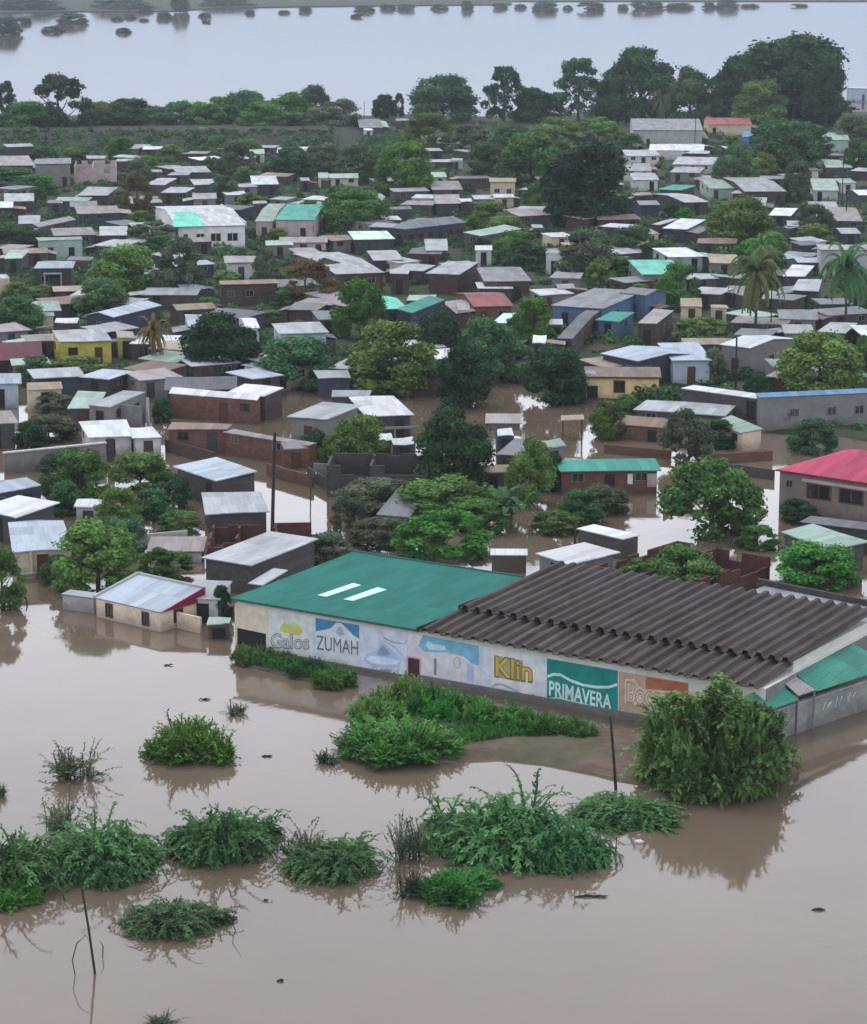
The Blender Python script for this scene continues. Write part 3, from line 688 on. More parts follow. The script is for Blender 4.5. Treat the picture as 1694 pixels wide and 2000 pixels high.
mural("painted_mark", [(710,1290),(716,1277),(735,1270),(742,1260),(752,1257),(762,1268),(778,1277),(788,1290),(780,1302),(758,1306),(728,1302)], pm((.42,.52,.72)), .022, m3)
mural("painted_mark", [(716,1287),(725,1281),(750,1283),(782,1291),(774,1298),(748,1298),(726,1295)], pm((.66,.74,.84)), .026, m3)
mural("painted_mark", [(736,1277),(742,1266),(750,1262),(757,1268),(763,1279),(748,1281)], pm((.25,.33,.48)), .026, m3)
mural("painted_mark", [(740,1312),(744,1305),(768,1308),(762,1314),(750,1315)], pm((.28,.33,.42)), .026, m3)
band("painted_line", [(746,1232),(750,1246),(768,1254),(790,1258),(796,1250)], 3, pm((.36,.37,.44)), .024, m3)
band("painted_line", [(760,1256),(776,1268),(790,1286),(795,1304)], 2.5, pm((.34,.42,.55)), .024, m3)
m4 = mp("painted_panel", "white mural under a light blue painted sky", [(797,1365),(797,1236),(938,1262),(938,1392)], (.66,.64,.66))
mural("painted_sky", [(818,1262),(826,1240),(936,1262),(936,1300),(925,1297),(905,1282),(872,1274),(845,1274),(828,1272)], pm((.20,.46,.60)), .022, m4)
mural("painted_mark", [(832,1260),(836,1252),(848,1258),(870,1261),(872,1270),(852,1270),(838,1268)], pm((.48,.66,.74)), .026, m4)
mural("painted_mark", [(912,1330),(912,1294),(926,1302),(926,1336)], pm((.44,.50,.68)), .022, m4)
word("l", pm((.24,.24,.27)), (848,1318), (853,1319), 1.2, .024, m4)
word("o", pm((.48,.47,.42)), (886,1305), (900,1307), .9, .024, m4)
band("painted_line", [(826,1322),(850,1328),(880,1333),(912,1342)], 3, pm((.55,.53,.33)), .024, m4)
dr = mural("door_frame", [(794,1334),(794,1280),(823,1285),(823,1340)], pm((.62,.36,.42)), .024); mural("door", [(798,1336),(798,1284),(820,1288),(820,1340)], plain("door_maroon", (.05,.022,.028)), .04)
mp("painted_panel", "plain pale blue painted pier", [(938.5,1392),(938.5,1262),(958,1265),(958,1396)], (.60,.64,.72))
m5 = mp("painted_panel", "white mural with gold letters over grey waves", [(958.5,1396),(958.5,1265),(1046,1281),(1046,1412)], (.70,.70,.68))
mural("painted_mark", [(967,1322),(967,1280),(1022,1290),(1022,1333)], pm((.38,.36,.20)), .022, m5)
word("Klin", pm((.20,.18,.10)), (966,1320), (1041,1332), 1.48, .026, m5, bold=.05)
word("Klin", pm((.62,.42,.07)), (969,1319), (1039,1330), 1.32, .031, m5, bold=.01)
for k, (dy, c) in enumerate(((0, (.36,.38,.46)), (8, (.55,.58,.72)), (16, (.33,.36,.42)), (24, (.52,.56,.33)))):
    band("painted_wave", [(960,1344+dy),(968,1337+dy),(982,1337+dy),(1000,1345+dy),(1020,1356+dy),(1034,1360+dy),(1044,1356+dy)], 4.5, pm(c), .022 + .002 * k, m5)
mp("painted_panel", "plain white painted pier", [(1046.5,1412),(1046.5,1281),(1068,1285),(1068,1416)], (.66,.68,.72))
m6 = mp("painted_panel", "teal mural with white wave lines and white lettering", [(1069,1386),(1069,1286),(1207,1310),(1207,1408),(1180,1408),(1140,1400),(1110,1388),(1090,1381)], (.018,.24,.215))
for w_, pts, c in ((5.5, [(1070,1321),(1082,1317),(1096,1318),(1115,1329),(1140,1338),(1165,1342),(1190,1342),(1206,1337)], (.62,.80,.76)),
                   (2.5, [(1070,1364),(1090,1363),(1130,1372),(1176,1384)], (.45,.68,.64)), (2.5, [(1070,1370),(1090,1369),(1130,1379),(1176,1391)], (.32,.56,.52)),
                   (6, [(1070,1379),(1085,1376),(1100,1380),(1125,1393),(1150,1401),(1180,1407),(1207,1408)], (.70,.78,.70))):
    band("painted_wave", pts, w_, pm(c), .024, m6)
word("PRIMAVERA", pm((.62,.82,.78)), (1073,1357), (1195,1386), 1.02, .026, m6, bold=.022)
mural("painted_mark", [(1165,1394),(1165,1380),(1194,1385),(1194,1396)], pm((.42,.68,.64)), .026, m6)
m7 = mp("painted_panel", "orange mural with cream outlined lettering", [(1209,1425),(1209,1311),(1345,1334),(1345,1450)], (.46,.33,.24))
mural("painted_sky", [(1262,1345),(1262,1322),(1345,1335),(1345,1392),(1312,1380),(1312,1350),(1290,1347)], pm((.42,.14,.07)), .020, m7)
mural("painted_mark", [(1221,1374),(1221,1326),(1240,1325),(1250,1340),(1262,1348),(1309,1350),(1309,1380),(1290,1384),(1260,1378)], pm((.66,.54,.42)), .022, m7)
word("Boom", pm((.40,.22,.14)), (1224,1371), (1304,1382), 1.45, .026, m7, bold=.04)
word("Boom", pm((.62,.54,.46)), (1226,1370), (1302,1381), 1.3, .031, m7)
mural("painted_mark", [(1256,1402),(1262,1388),(1276,1378),(1290,1386),(1292,1404),(1276,1412)], pm((.36,.36,.52)), .030, m7)
mural("painted_mark", [(1214,1424),(1214,1384),(1230,1392),(1250,1396),(1254,1430)], pm((.58,.50,.40)), .021, m7)
# roofs and yard wall at the right-hand end of the shop
def local_slab(name, label, pix, z, mat, cat, th=.07, legs=True, tilt=0.0):
    pts = [shop_loc(q[0], q[1], z + tilt * i) for i, q in zip((0, 0, 1, 1), pix)]
    zs = [z, z, z + tilt, z + tilt]
    W_ = [(A0.x + x * ux + y * vx, A0.y + x * uy + y * vy) for x, y in pts]
    root = tag(empty(name, (W_[0][0], W_[0][1], 0)), label, cat); c = W_[0]
    m = MB(); m.slab([(p[0] - c[0], p[1] - c[1], q) for p, q in zip(W_, zs)], th); m.build("roof", mat, root)
    if legs:
        mid = [sum(p[k] for p in W_) / 4 - c[k] for k in (0, 1)]
        for p, q in zip(W_, zs):
            x, y = (p[0] - c[0]) * .94 + mid[0] * .06, (p[1] - c[1]) * .94 + mid[1] * .06
            t = MB(); t.tube([(x, y, -.4), (x, y, q - th)], .06, 6); t.build("post", M_fr_g, root)
    return root
patch = roof_mat("roof_green_patch", (.045, .24, .17), .55, .5, .3)
def leanto(label, pts, mat):
    c = Vector((A0.x + pts[0][0] * ux + pts[0][1] * vx, A0.y + pts[0][0] * uy + pts[0][1] * vy, 0))
    root = tag(empty("awning", c, SY), label, "awning"); q = [(x - pts[0][0], y - pts[0][1], z) for x, y, z in pts]
    m = MB(); m.slab(q, .06); m.build("roof", mat, root)
    for x, y, z in (q[1], q[2]): t = MB(); t.tube([(x - .1, y, -.4), (x - .1, y, z - .06)], .06, 6); t.build("post", M_fr_g, root)
leanto("green sheet awning nearest the big bush inside the yard wall", [(42.0,-1.0,3.35),(43.35,-1.1,2.5),(44.1,3.0,2.5),(42.6,3.0,3.45)], patch)
leanto("grey pink tin awning between the two green awnings", [(42.9,3.05,3.5),(44.0,3.05,2.75),(44.45,4.7,2.8),(42.95,4.7,3.55)], RM['zp'])
leanto("larger green sheet awning at the right edge above the yard wall", [(42.95,4.8,3.65),(44.5,4.75,2.7),(46.4,13.5,2.7),(43.2,13.5,3.7)], patch)
yw = tag(empty("yard_wall", (A0.x + 42.9 * ux + .2 * vx, A0.y + 42.9 * uy + .2 * vy, 0), SY + math.atan2(12, 2.6)), "low grey rendered yard wall meeting the brown flood water", "wall")
m = MB(); m.box(-.2, 22, -.12, .12, -.5, 2.0); m.build("wall", wall_mat("wall_yard", (.30, .31, .29), False, .4, .3), yw)
m = MB(); m.box(-.2, 22, -.17, .17, 2.0, 2.1); m.build("coping", WM['cl'], yw)
# writing left on the yard wall as pale scrawls
for k, (x, z, w_, h_) in enumerate(((6.2, 1.0, .9, .5), (7.6, .9, .7, .8), (9.0, 1.1, .8, .5))):
    m = MB(); m.tube([(x, -.125, z), (x + w_ * .3, -.125, z + h_), (x + w_ * .6, -.125, z + .1), (x + w_, -.125, z + h_ * .8)], .04, 5); m.build("scrawl", M_white, yw)
# ---------------------------------------------------------------- the town's houses: label, eave left, eave right, back corner (photo pixels), type, roof, wall, extra
HS = [
# far edge and upper left
("white two storey house with blue grey hip roof at the far right edge",(1652,172),(1735,174),(1722,150),'h','zb','pb',dict(H=4.2)),
("low thatched looking brown house on the embankment below the riverside trees",(303,262),(400,262),(388,247),'h','zr','bd',dict(H=2.2)),
("grey gabled shed at the water's gap in the riverside trees",(702,248),(748,250),(742,232),'g','zg','cb',{}),
("tiny white box house beside the dark embankment end",(711,254),(729,253),(728,249),'f','zw','wt',{}),
("thin pale roofed hut under the far dark round tree",(775,236),(800,234),(799,230),'m','zn','cb',{}),
("long pale roofed shed at the left edge below the embankment",(-40,327),(66,319),(56,302),'m','zp','cb',dict(H=3.2)),
("two storey grey concrete building beside the long pale shed",(66,321),(139,318),(138,309),'f','zg','cg',dict(H=5)),
("roofless pinkish block house right of the grey concrete building",(144,326),(226,322),(230,313),'x','zr','pk',dict(H=4)),
("dark green hut with one pale tilted roof beyond the roofless pink house",(226,313),(258,316),(259,303),'m','zn','db',dict(rise=.5)),
("small pale strip roofed house among shrubs below the brown thatched house",(284,337),(318,334),(317,328),'m','zn','cb',{}),
("wide pale roofed house at the foot of the embankment, left of centre",(347,338),(415,334),(402,322),'m','zn','db',{}),
("narrow slanting roof house below the wide pale roof",(281,360),(320,361),(348,347),'m','zn','cb',{}),
("house with cluttered pale roof and dark eave shadow",(378,361),(437,359),(431,348),'m','zn','db',{}),
("long skewed grey roof house behind the white villa",(314,377),(364,375),(382,365),'m','zn','bd',{}),
("pale grey walled house directly behind the mint roofed villa",(376,388),(424,388),(421,377),'m','zn','cg',{}),
("dark brown house with a clean pale parallelogram roof",(150,381),(209,382),(228,365),'m','zn','bd',{}),
("left edge house with a long thin bright roof",(8,391),(67,394),(58,378),'m','zn','cb',{}),
("cut off house at the left edge with white roof tip",(-30,404),(26,407),(8,393),'m','zw','db',{}),
("tiny jumbled tin shack between two pale roofs at upper left",(93,395),(122,397),(118,385),'m','zp','cb',{}),
("long low house with a pale ribbed roof over deep shade",(152,416),(238,416),(228,402),'m','zp','nv',{}),
("grey tin house half behind the long low shaded house",(136,404),(190,403),(188,392),'m','zg','cb',{}),
("broad lavender grey roofed house with a stepped left end",(78,441),(148,430),(134,412),'m','zp','cb',{}),
("small rusty tin lean-to left of the lavender grey roof",(36,436),(78,437),(76,418),'m','zn','cb',{}),
("flat fronted house with a wide pale roof above the pale green building",(106,460),(190,458),(180,443),'m','zp','nv',{}),
("neighbouring pale roof house touching the wide pale roof's right end",(194,460),(250,458),(248,441),'m','zn','cb',{}),
("house with a low pointed pale roof behind the light green trees",(180,477),(236,484),(276,468),'m','zn','db',{}),
("pale green rendered building partly behind dark shrubs on the left",(74,469),(163,468),(160,462),'f','gp','gn',dict(H=3.4)),
("small house with mint grey slanting roof at the left edge",(6,505),(44,504),(58,488),'m','gp','cb',{}),
("thin grey strip roof house right of the pale green building",(130,506),(178,510),(182,500),'m','zg','cb',{}),
("dark grey house with veranda opening and pale zinc roof on the left",(66,527),(142,520),(101,502),'h','zb','db',dict(H=3.4,rise=.6)),
("cut off cream house at the left edge with white roof",(-40,547),(20,542),(12,533),'m','zw','cr',dict(H=3)),
("greenish pale roofed hut above the slim white roof on the left",(76,607),(123,606),(118,585),'m','gp','cb',{}),
("narrow dark house with slim white roof above the yellow house",(104,627),(152,633),(131,616),'m','zw','db',{}),
("bright yellow walled house with flat cream white roof",(113,668),(222,664),(206,640),'m','zn','yl',dict(H=3,rise=.4)),
("small ochre yellow outbuilding right of the yellow house",(228,662),(265,657),(262,646),'m','zp','yl',dict(H=2.6)),
("long maroon gable roofed house at the left edge",(-70,700),(84,708),(78,667),'g','mr','mb',dict(H=2.2,rise=1.2)),
("dark house with blue trim under a tilted bright zinc roof",(222,618),(317,597),(288,583),'m','zb','nv',dict(H=3)),
("low house with a thin cream strip roof beside the blue trimmed house",(346,603),(424,605),(412,596),'m','tn','cb',{}),
("pale bluish tin hut half hidden above the dark tree left of centre",(368,640),(420,638),(412,612),'m','zb','pb',{}),
# upper middle
("small bright roofed hut at the edge of the scrub, upper centre",(540,298),(568,297),(568,284),'m','zw','db',{}),
("tilted tiny white roofed hut right of the bright hut, upper centre",(597,295),(616,294),(604,283),'m','zw','db',{}),
("pale square shed left of the bright hut, upper centre",(490,300),(518,300),(516,289),'m','gp','gn',{}),
("lone small cream hut right of the scrub, upper centre",(686,294),(713,292),(710,285),'m','zp','cr',{}),
("white roofed house with rounded corners among trees, upper left of centre",(492,360),(546,359),(540,342),'m','zw','db',{}),
("tiny pale hut right of the rounded white roof",(588,353),(606,352),(604,346),'m','zn','cb',{}),
("L shaped pale house with a thin cream roof, upper centre",(644,348),(702,346),(700,338),'m','gp','cr',{}),
("cream end wing of the L shaped pale house",(622,347),(642,347),(641,332),'m','gp','cr',{}),
("house with a three cornered pale roof above the pink house",(496,399),(523,395),(527,378),'m','zn','db',{}),
("pink walled house with a wide teal green roof",(536,430),(612,428),(634,397),'m','gt','pk',dict(H=3.6,rise=.8)),
("pale green gabled wing at the left of the pink walled house",(498,431),(534,433),(548,402),'m','gp','pk',dict(H=3.2)),
("low pale grey house beneath the pink walled house",(545,474),(640,473),(640,462),'m','zp','pk',dict(H=2.2)),
("cream tin roof house behind the big green tree, centre",(702,384),(746,396),(746,368),'m','gp','cb',{}),
("house with a glaring white green roof and dark green walls, centre",(693,468),(773,465),(757,451),'m','wm','db',{}),
("large grey hip roofed house with dark bluish walls, centre",(794,444),(912,437),(885,412),'h','zg','nv',dict(H=3.2)),
("small grey roof house tucked behind the large grey hip roof",(765,411),(806,406),(810,392),'m','zg','cb',{}),
("dark house with a square pale grey roof below the large grey hip roof",(797,445),(835,445),(834,436),'m','zg','db',{}),
("dark hut with a small white square roof, centre",(832,490),(876,488),(872,464),'m','zn','nv',{}),
("house with a pinkish zinc parallelogram roof, left of centre",(588,501),(637,499),(612,482),'m','zp','bd',{}),
("house with pale zinc roof just below the glaring white green roof",(730,508),(788,507),(772,488),'m','zn','db',{}),
("long brown house with a wide pale zinc roof, centre",(656,537),(752,530),(706,505),'m','zn','bd',dict(H=3)),
("brown house with a narrow slanting zinc roof at the end of the long brown house",(762,532),(798,536),(766,510),'m','zn','bd',dict(H=3)),
("small white house with one dark window and an open yard, left of centre",(440,513),(502,511),(500,498),'m','zp','wt',dict(H=2.9)),
("big dark brown rendered house without a visible roof edge, left of centre",(430,556),(545,552),(540,545),'f','zr','bd',dict(H=3.2)),
("dark green hut with a glowing mint roof, centre",(742,605),(797,601),(776,582),'m','gm','db',dict(H=2.8)),
("navy walled house with a tilted teal grey roof beside the mint hut",(803,614),(872,582),(842,570),'m','gt','nv',dict(H=3)),
("light blue walled house with pale roof above the bushy trees, left of centre",(545,650),(642,650),(626,628),'m','zn','pb',dict(H=2.9)),
("grey roofed hut behind the light blue walled house",(620,626),(662,622),(650,604),'m','zg','cb',{}),
("narrow white house beside the dark green tree, left of centre",(480,640),(508,641),(500,621),'m','zw','wt',{}),
# centre right upper
("small pale roofed hut under the tall trees, upper right of centre",(853,281),(896,279),(898,269),'m','zn','cb',{}),
("tiny pale green hut with a tilted roof below the pale hut",(880,312),(903,314),(897,299),'m','gp','gn',{}),
("light mint hut at the foot of the bright green tree",(846,346),(874,345),(870,334),'m','gp','gn',{}),
("cream box house with a blank square wall left of the huge dark tree",(957,356),(1009,354),(1007,347),'f','tn','cr',dict(H=3.6)),
("white low porch in front of the cream box house",(966,386),(1006,385),(1002,378),'m','zw','cr',{}),
("jumbled grey tin house left of the cream box house",(845,372),(905,368),(898,350),'m','zp','cb',{}),
("second grey tin house below the jumbled grey tin house",(850,396),(900,398),(894,379),'m','zp','db',{}),
("slim white lean-to right of the grey tin houses",(900,395),(924,391),(924,383),'m','zw','cb',{}),
("house with a long pale wedge roof at the foot of the huge dark tree",(1014,423),(1082,418),(1050,406),'m','zp','db',{}),
("house with a pale aqua slanting roof left of the huge dark tree",(940,461),(1020,446),(986,438),'m','gp','cb',{}),
("small aqua roofed hut beside the pale aqua slanting roof",(1040,446),(1064,443),(1068,431),'m','gp','cb',{}),
("cream L shaped house with a thin roof behind the huge dark tree",(1140,296),(1200,293),(1195,286),'m','gp','cr',dict(H=3.2)),
("white stepped house right of the huge dark tree, topmost of three",(1225,306),(1290,302),(1280,292),'m','zn','wt',{}),
("white stepped house right of the huge dark tree, middle of three",(1218,334),(1275,332),(1270,318),'m','zn','wt',{}),
("white stepped house right of the huge dark tree, lowest of three",(1236,352),(1288,350),(1280,338),'m','zn','wt',{}),
("small pinkish roofed shack touching the huge dark tree's right side",(1240,383),(1273,379),(1270,369),'m','zp','db',{}),
("arched grey roof hut below the small pinkish roofed shack",(1250,402),(1290,398),(1285,386),'m','zg','nv',{}),
("long grey roofed white building with dark openings, upper right",(1236,255),(1374,253),(1366,231),'g','zg','cl',dict(H=4.4,rise=1.6)),
("long white flat house in front of the long grey roofed building",(1268,296),(1376,291),(1380,281),'m','zw','wt',{}),
("wide pale lavender roofed house, upper right",(1312,322),(1393,320),(1404,306),'m','zn','cl',{}),
("narrow pale roofed house right below the wide lavender roof",(1308,337),(1368,336),(1378,325),'m','zn','cg',{}),
("orange red roofed house with cream wall, far upper right",(1384,243),(1470,243),(1464,229),'g','rr','cr',dict(H=3)),
("bright blue hut beside the round green tree, upper right",(1450,266),(1484,268),(1480,252),'m','bl','bb',dict(H=3)),
("green framed open shed among trees, upper right",(1545,254),(1580,253),(1578,247),'f','gt','gn',dict(H=3)),
("pale mint house at upper right with two white posts",(1606,274),(1660,272),(1656,257),'m','gp','gn',dict(H=3.2)),
("pale green roofed house at the right behind a utility pole",(1614,327),(1665,326),(1656,310),'m','gp','cb',{}),
("teal green roofed house in the middle of the right hand roofs",(1286,367),(1332,374),(1358,355),'m','gt','db',{}),
("pale green hip roof house right of the teal green roof",(1386,367),(1436,368),(1412,349),'m','gp','gn',{}),
("brown walled house with a clean off-white roof, upper right",(1455,373),(1537,374),(1514,353),'m','zn','bd',dict(H=3)),
("house with lilac parallelogram roof below the teal green roof",(1338,395),(1386,394),(1352,379),'m','zn','db',{}),
("house with pale green pointed roof below the off-white roof",(1455,402),(1494,400),(1508,387),'m','gp','db',{}),
("house with bright white pointed roof left of the rounded shrub, right",(1500,421),(1546,420),(1558,406),'m','zw','nv',{}),
("dark hut with small pale roof under the bright white pointed roof",(1538,442),(1562,441),(1560,431),'m','zn','db',{}),
("navy walled house with a large white parallelogram roof, right of the huge tree",(1292,446),(1342,447),(1378,426),'m','zw','nv',{}),
("narrow white roofed house parallel to the large white parallelogram roof",(1274,438),(1291,438),(1327,418),'m','zn','nv',{}),
("rambling white house with a curved pale roof, right",(1588,371),(1640,372),(1636,342),'m','gp','wt',{}),
("white wing right of the rambling white house",(1642,359),(1674,356),(1662,344),'m','gp','wt',{}),
("cut off white roofed house at the right edge",(1678,379),(1745,382),(1730,371),'m','zw','cb',{}),
("house with a broad pinkish white roof near the right edge",(1624,431),(1686,432),(1672,404),'m','zp','cb',{}),
("pale grey roofed house above the broad pinkish white roof",(1582,408),(1640,407),(1636,393),'m','zn','cg',{}),
("dark walled house with small pale roof under the broad pinkish white roof",(1644,458),(1683,454),(1674,440),'m','zn','nv',{}),
# right middle
("grey walled house with a bright green roof beside a leafy bush, right",(1254,538),(1345,533),(1312,508),'m','gm','cg',dict(H=3,rise=.6)),
("house with a white gabled tin roof above the bright green roof",(1308,503),(1377,499),(1340,481),'m','zw','gn',{}),
("pale brown low house left of the tall palm",(1386,512),(1445,515),(1440,496),'m','tn','cg',{}),
("white tin roofed hut right of the tall palm",(1528,540),(1572,538),(1598,522),'m','zw','nv',{}),
("broken white roofed shack below the white tin roofed hut",(1548,568),(1598,567),(1608,546),'m','zn','db',{}),
("grey tin house with a grey front slope right of the tall palm",(1522,625),(1598,622),(1596,604),'m','zg','cg',{}),
("big pale concrete house behind the second palm at the right edge",(1602,489),(1710,486),(1700,477),'f','cl' and 'zp','cl',dict(H=4.5)),
("small cream roofed hut left of the tall palm",(1330,598),(1374,598),(1372,582),'m','tn','cr',{}),
("cream square hut under the palm's left side",(1388,602),(1422,600),(1422,595),'f','tn','cr',dict(H=2)),
("row house with pale grey roof right of the palm trunk",(1532,652),(1592,650),(1586,634),'m','zn','cg',{}),
("row house with corrugated grey roof near the right edge",(1596,650),(1652,648),(1676,630),'m','zn','cb',{}),
("white roofed house cut off by the right edge beyond the dark tree",(1692,664),(1770,655),(1738,632),'m','zw','cb',{}),
("grey block house with a white diamond roof behind the utility pole",(1405,669),(1465,683),(1511,660),'m','zw','cg',dict(H=3.6)),
("pale blue house with blue zinc roof left of the utility pole",(1312,706),(1392,699),(1362,667),'m','zb','pb',dict(H=3)),
("navy walled house with a pale blue diamond roof, right of centre",(1172,688),(1246,707),(1308,688),'m','zb','nv',dict(H=3)),
("long blue house with a wide grey zinc roof, right of centre",(1075,600),(1178,599),(1262,566),'m','zg','bl',dict(H=3,rise=.6)),
("raised rear block of the long blue house",(1210,572),(1262,576),(1285,566),'m','zg','bl',dict(H=3.6)),
("hut with a small sea green roof below the long blue house",(1164,622),(1210,630),(1242,610),'m','gt','bl',{}),
("dark maroon brick house with a pinkish roof, right of centre",(1244,632),(1284,630),(1322,611),'m','zp','bd',dict(H=3)),
("low house with a dark tin roof and white front edge, right of centre",(1088,662),(1118,660),(1186,632),'m','zd','bd',{}),
("thin white roofed lean-to left of the dark tin roof",(1073,635),(1100,632),(1105,622),'m','zw','cb',{}),
("small bright white roofed hut left of the low dark tin roof",(1042,670),(1064,668),(1068,656),'m','zw','cb',{}),
("rusty red roofed brown house with dark doorways, centre",(925,602),(1004,594),(985,570),'g','rr','br',dict(H=2.8,rise=.8)),
("small pale pink roofed annex left of the rusty red roof",(894,604),(921,606),(918,582),'m','zp','pk',{}),
("hut with a light aqua tin roof right below the rusty red roof",(964,628),(988,632),(1006,602),'m','wm','cb',{}),
("brown house with a grey zinc gable roof, centre",(833,530),(896,539),(938,511),'m','zn','bd',dict(H=3)),
("brown house with a weathered grey roof and dark open front, centre",(944,548),(1038,549),(1018,521),'m','zg','bd',dict(H=3)),
("narrow white house with one small dark window, centre",(1066,490),(1098,498),(1092,476),'m','zn','wt',dict(H=3.4)),
("tiny white hut left of the narrow white house",(928,489),(962,488),(962,479),'m','zw','wt',{}),
("low pale tin house with a ragged roof, centre right",(1090,566),(1124,561),(1136,538),'m','zn','cb',{}),
("pale roofed shed tucked behind the cream house",(1144,737),(1168,730),(1212,713),'m','zn','cb',{}),
("tiny white hut in trees left of the cream house",(1096,714),(1122,712),(1122,697),'m','zw','wt',{}),
# flooded rows
("cream house with brown window frame standing at the flood edge",(1140,742),(1292,731),(1289,717),'m','zr','cy',dict(H=2.75,gz=.05,rise=.15,op=0)),
("low house with a wide pale zinc roof below the cream house",(1238,803),(1420,808),(1442,794),'m','zn','cb',dict(H=2.1,gz=0)),
("long grey concrete store, left wing with white roof edge",(1330,757),(1478,779),(1502,770),'f','zw','cb',dict(H=3.6,gz=0,op=0)),
("long grey concrete store, right wing with blue roof edge",(1484,779),(1712,764),(1716,749),'m','bl','cg',dict(H=3.8,gz=0,op=0,rise=.3)),
("flooded house with peach walls and pale green tin roof",(1389,822),(1450,848),(1492,843),'m','gp','pe',dict(H=1.9,gz=0)),
("crimson roofed house with a long dark window band at the right edge",(1515,923),(1770,948),(1752,884),'h','rd','rb',dict(H=3.9,gz=0,rise=1.6,op=0)),
("flooded brown brick house with a green strip roof",(1096,908),(1290,931),(1264,906),'m','gt','br',dict(H=2.3,gz=0)),
("small rusty brick hut in the water behind the leafy shrub, right",(1200,828),(1300,836),(1318,820),'m','zr','br',dict(H=1.6,gz=0)),
("small white roofed house among the flooded cluster, centre right",(972,853),(1006,846),(1018,832),'m','zw','nv',dict(H=2.4)),
("flooded house with a grey ribbed roof, centre right",(968,884),(1012,893),(1052,858),'m','zg','cb',dict(H=2.4)),
("grey block house with a pale green roof beside the brown water, centre right",(1062,876),(1106,868),(1092,857),'m','gp','cg',dict(H=2.6)),
("low flooded shed with a thin pale roof edge, centre right",(925,928),(1000,916),(1000,911),'m','tn','db',dict(H=1.7)),
("half sunken house with only a flat pale grey roof above water",(948,827),(1020,826),(1020,808),'m','zp','cg',dict(H=.7,rise=.2,op=0)),
("dark roofless concrete house standing in the flood, centre",(637,917),(835,902),(846,886),'x','zd','db',dict(H=3.0,gz=0)),
("grey block house with a grey zinc gable roof, centre left",(562,807),(637,826),(704,791),'m','zn','cg',dict(H=3,gz=0)),
("house with the brightest white tin roof and a shaded porch, centre",(712,817),(808,806),(772,773),'m','zw','db',dict(H=2.7,gz=0)),
("thin roofed shed behind the brightest white tin roof",(648,773),(722,774),(724,762),'m','zn','cb',dict(H=2.8,gz=0)),
("small canopy with a white strip roof half hidden by the round tree",(735,858),(765,860),(764,850),'m','zw','db',dict(H=1.6)),
("low flooded lean-to with a pale strip roof right of the small canopy",(770,866),(812,868),(806,858),'m','zw','db',dict(H=1.6)),
("brown house with a bright pale zinc roof, left of centre",(443,762),(519,778),(556,754),'m','zw','bd',dict(H=2.8,gz=0)),
("long brown brick house with a thin white roof edge, left of centre",(330,768),(500,781),(506,774),'m','zw','br',dict(H=2.7,gz=0)),
("dark grey gabled house behind the long brown brick house",(322,765),(462,757),(465,735),'m','zd','db',dict(H=2.6,gz=0)),
("grey rendered house with a pale zinc roof and white chimney post, left",(170,787),(216,798),(286,765),'m','zn','cg',dict(H=2.7,gz=0)),
("house with a mossy green roof left of the grey rendered house",(133,795),(188,799),(208,764),'m','gp','cb',dict(H=2.3,gz=0)),
("cream shed with a curled tan roof on the left",(54,766),(122,754),(124,739),'m','tn','cr',dict(H=2.5,gz=0)),
("pale blue house with a dark window at the left edge",(-40,746),(40,753),(20,729),'m','zb','pb',dict(H=2.8,gz=0)),
("grey house with a stained pale roof at the left edge below the pale blue house",(-50,826),(34,830),(22,800),'m','zp','cb',dict(H=2.6,gz=0)),
("flooded white house with a white roof and dark windows, left",(170,856),(262,848),(244,817),'m','zw','wt',dict(H=2.0,gz=0)),
("white end wing right of the flooded white house",(262,858),(318,850),(300,834),'f','zw','wt',dict(H=1.9,gz=0)),
("flooded brick house with one window frame, left of centre",(325,838),(445,838),(452,826),'f','zr','br',dict(H=2.5,gz=0)),
("flooded reddish brick house with a narrow pinkish roof behind the tall pole",(438,840),(604,873),(612,862),'f','zp','br',dict(H=2.3,gz=0)),
("small flooded brick hut with a pale roof right of the tall pole",(552,877),(605,875),(602,864),'m','zp','br',dict(H=2.0,gz=0)),
("bluish block house with a pale diamond roof left of the tall pole",(340,905),(419,945),(506,913),'m','zb','cb',dict(H=2.6,gz=0)),
("low house with a pale corrugated roof below the bluish block house",(404,1003),(527,1000),(510,961),'m','zn','db',dict(H=2.0,gz=0)),
("blue grey roofed house at the left edge behind the dazzling white roof",(-30,966),(84,949),(52,933),'m','zb','nv',dict(H=2.7,gz=0)),
("house with a dazzling white roof and maroon grey wall at the left edge",(-45,986),(30,1018),(110,977),'m','zw','cb',dict(H=2.6,gz=0)),
("cream flooded house with large pale blue zinc roof and porch post, left edge",(24,1082),(142,1068),(126,1014),'m','zb','cr',dict(H=2.3,gz=0)),
("small white hut beside the dazzling white roof",(147,986),(196,992),(200,976),'m','zw','wt',dict(H=1.5,gz=0)),
("half sunken pale concrete hut left of the brick ruin",(286,1072),(398,1082),(404,1047),'m','cl' and 'zp','wt',dict(H=1.0,gz=0,op=0)),
("dark walled long shed with a slim zinc roof behind the peach house",(392,1097),(490,1096),(626,1064),'m','zn','cb',dict(H=2.5,gz=0,op=0)),
("flooded peach house with a maroon gable end",(186,1167),(313,1196),(395,1151),'m','zb','pe',dict(H=1.55,gz=0,rise=.95,op=0,ov=.05)),
("low greenish white annex wall at the peach house's left end",(119,1158),(183,1170),(200,1157),'f','zn','cl',dict(H=1.25,gz=0,op=0)),
("white gabled house directly behind the peach house",(362,1168),(428,1172),(456,1136),'m','zn','wt',dict(H=1.9,gz=0)),
("tiny pale pointed roof between the long shed and the teal roof",(484,1141),(512,1141),(562,1113),'m','zn','cb',dict(H=1.8,gz=0,op=0)),
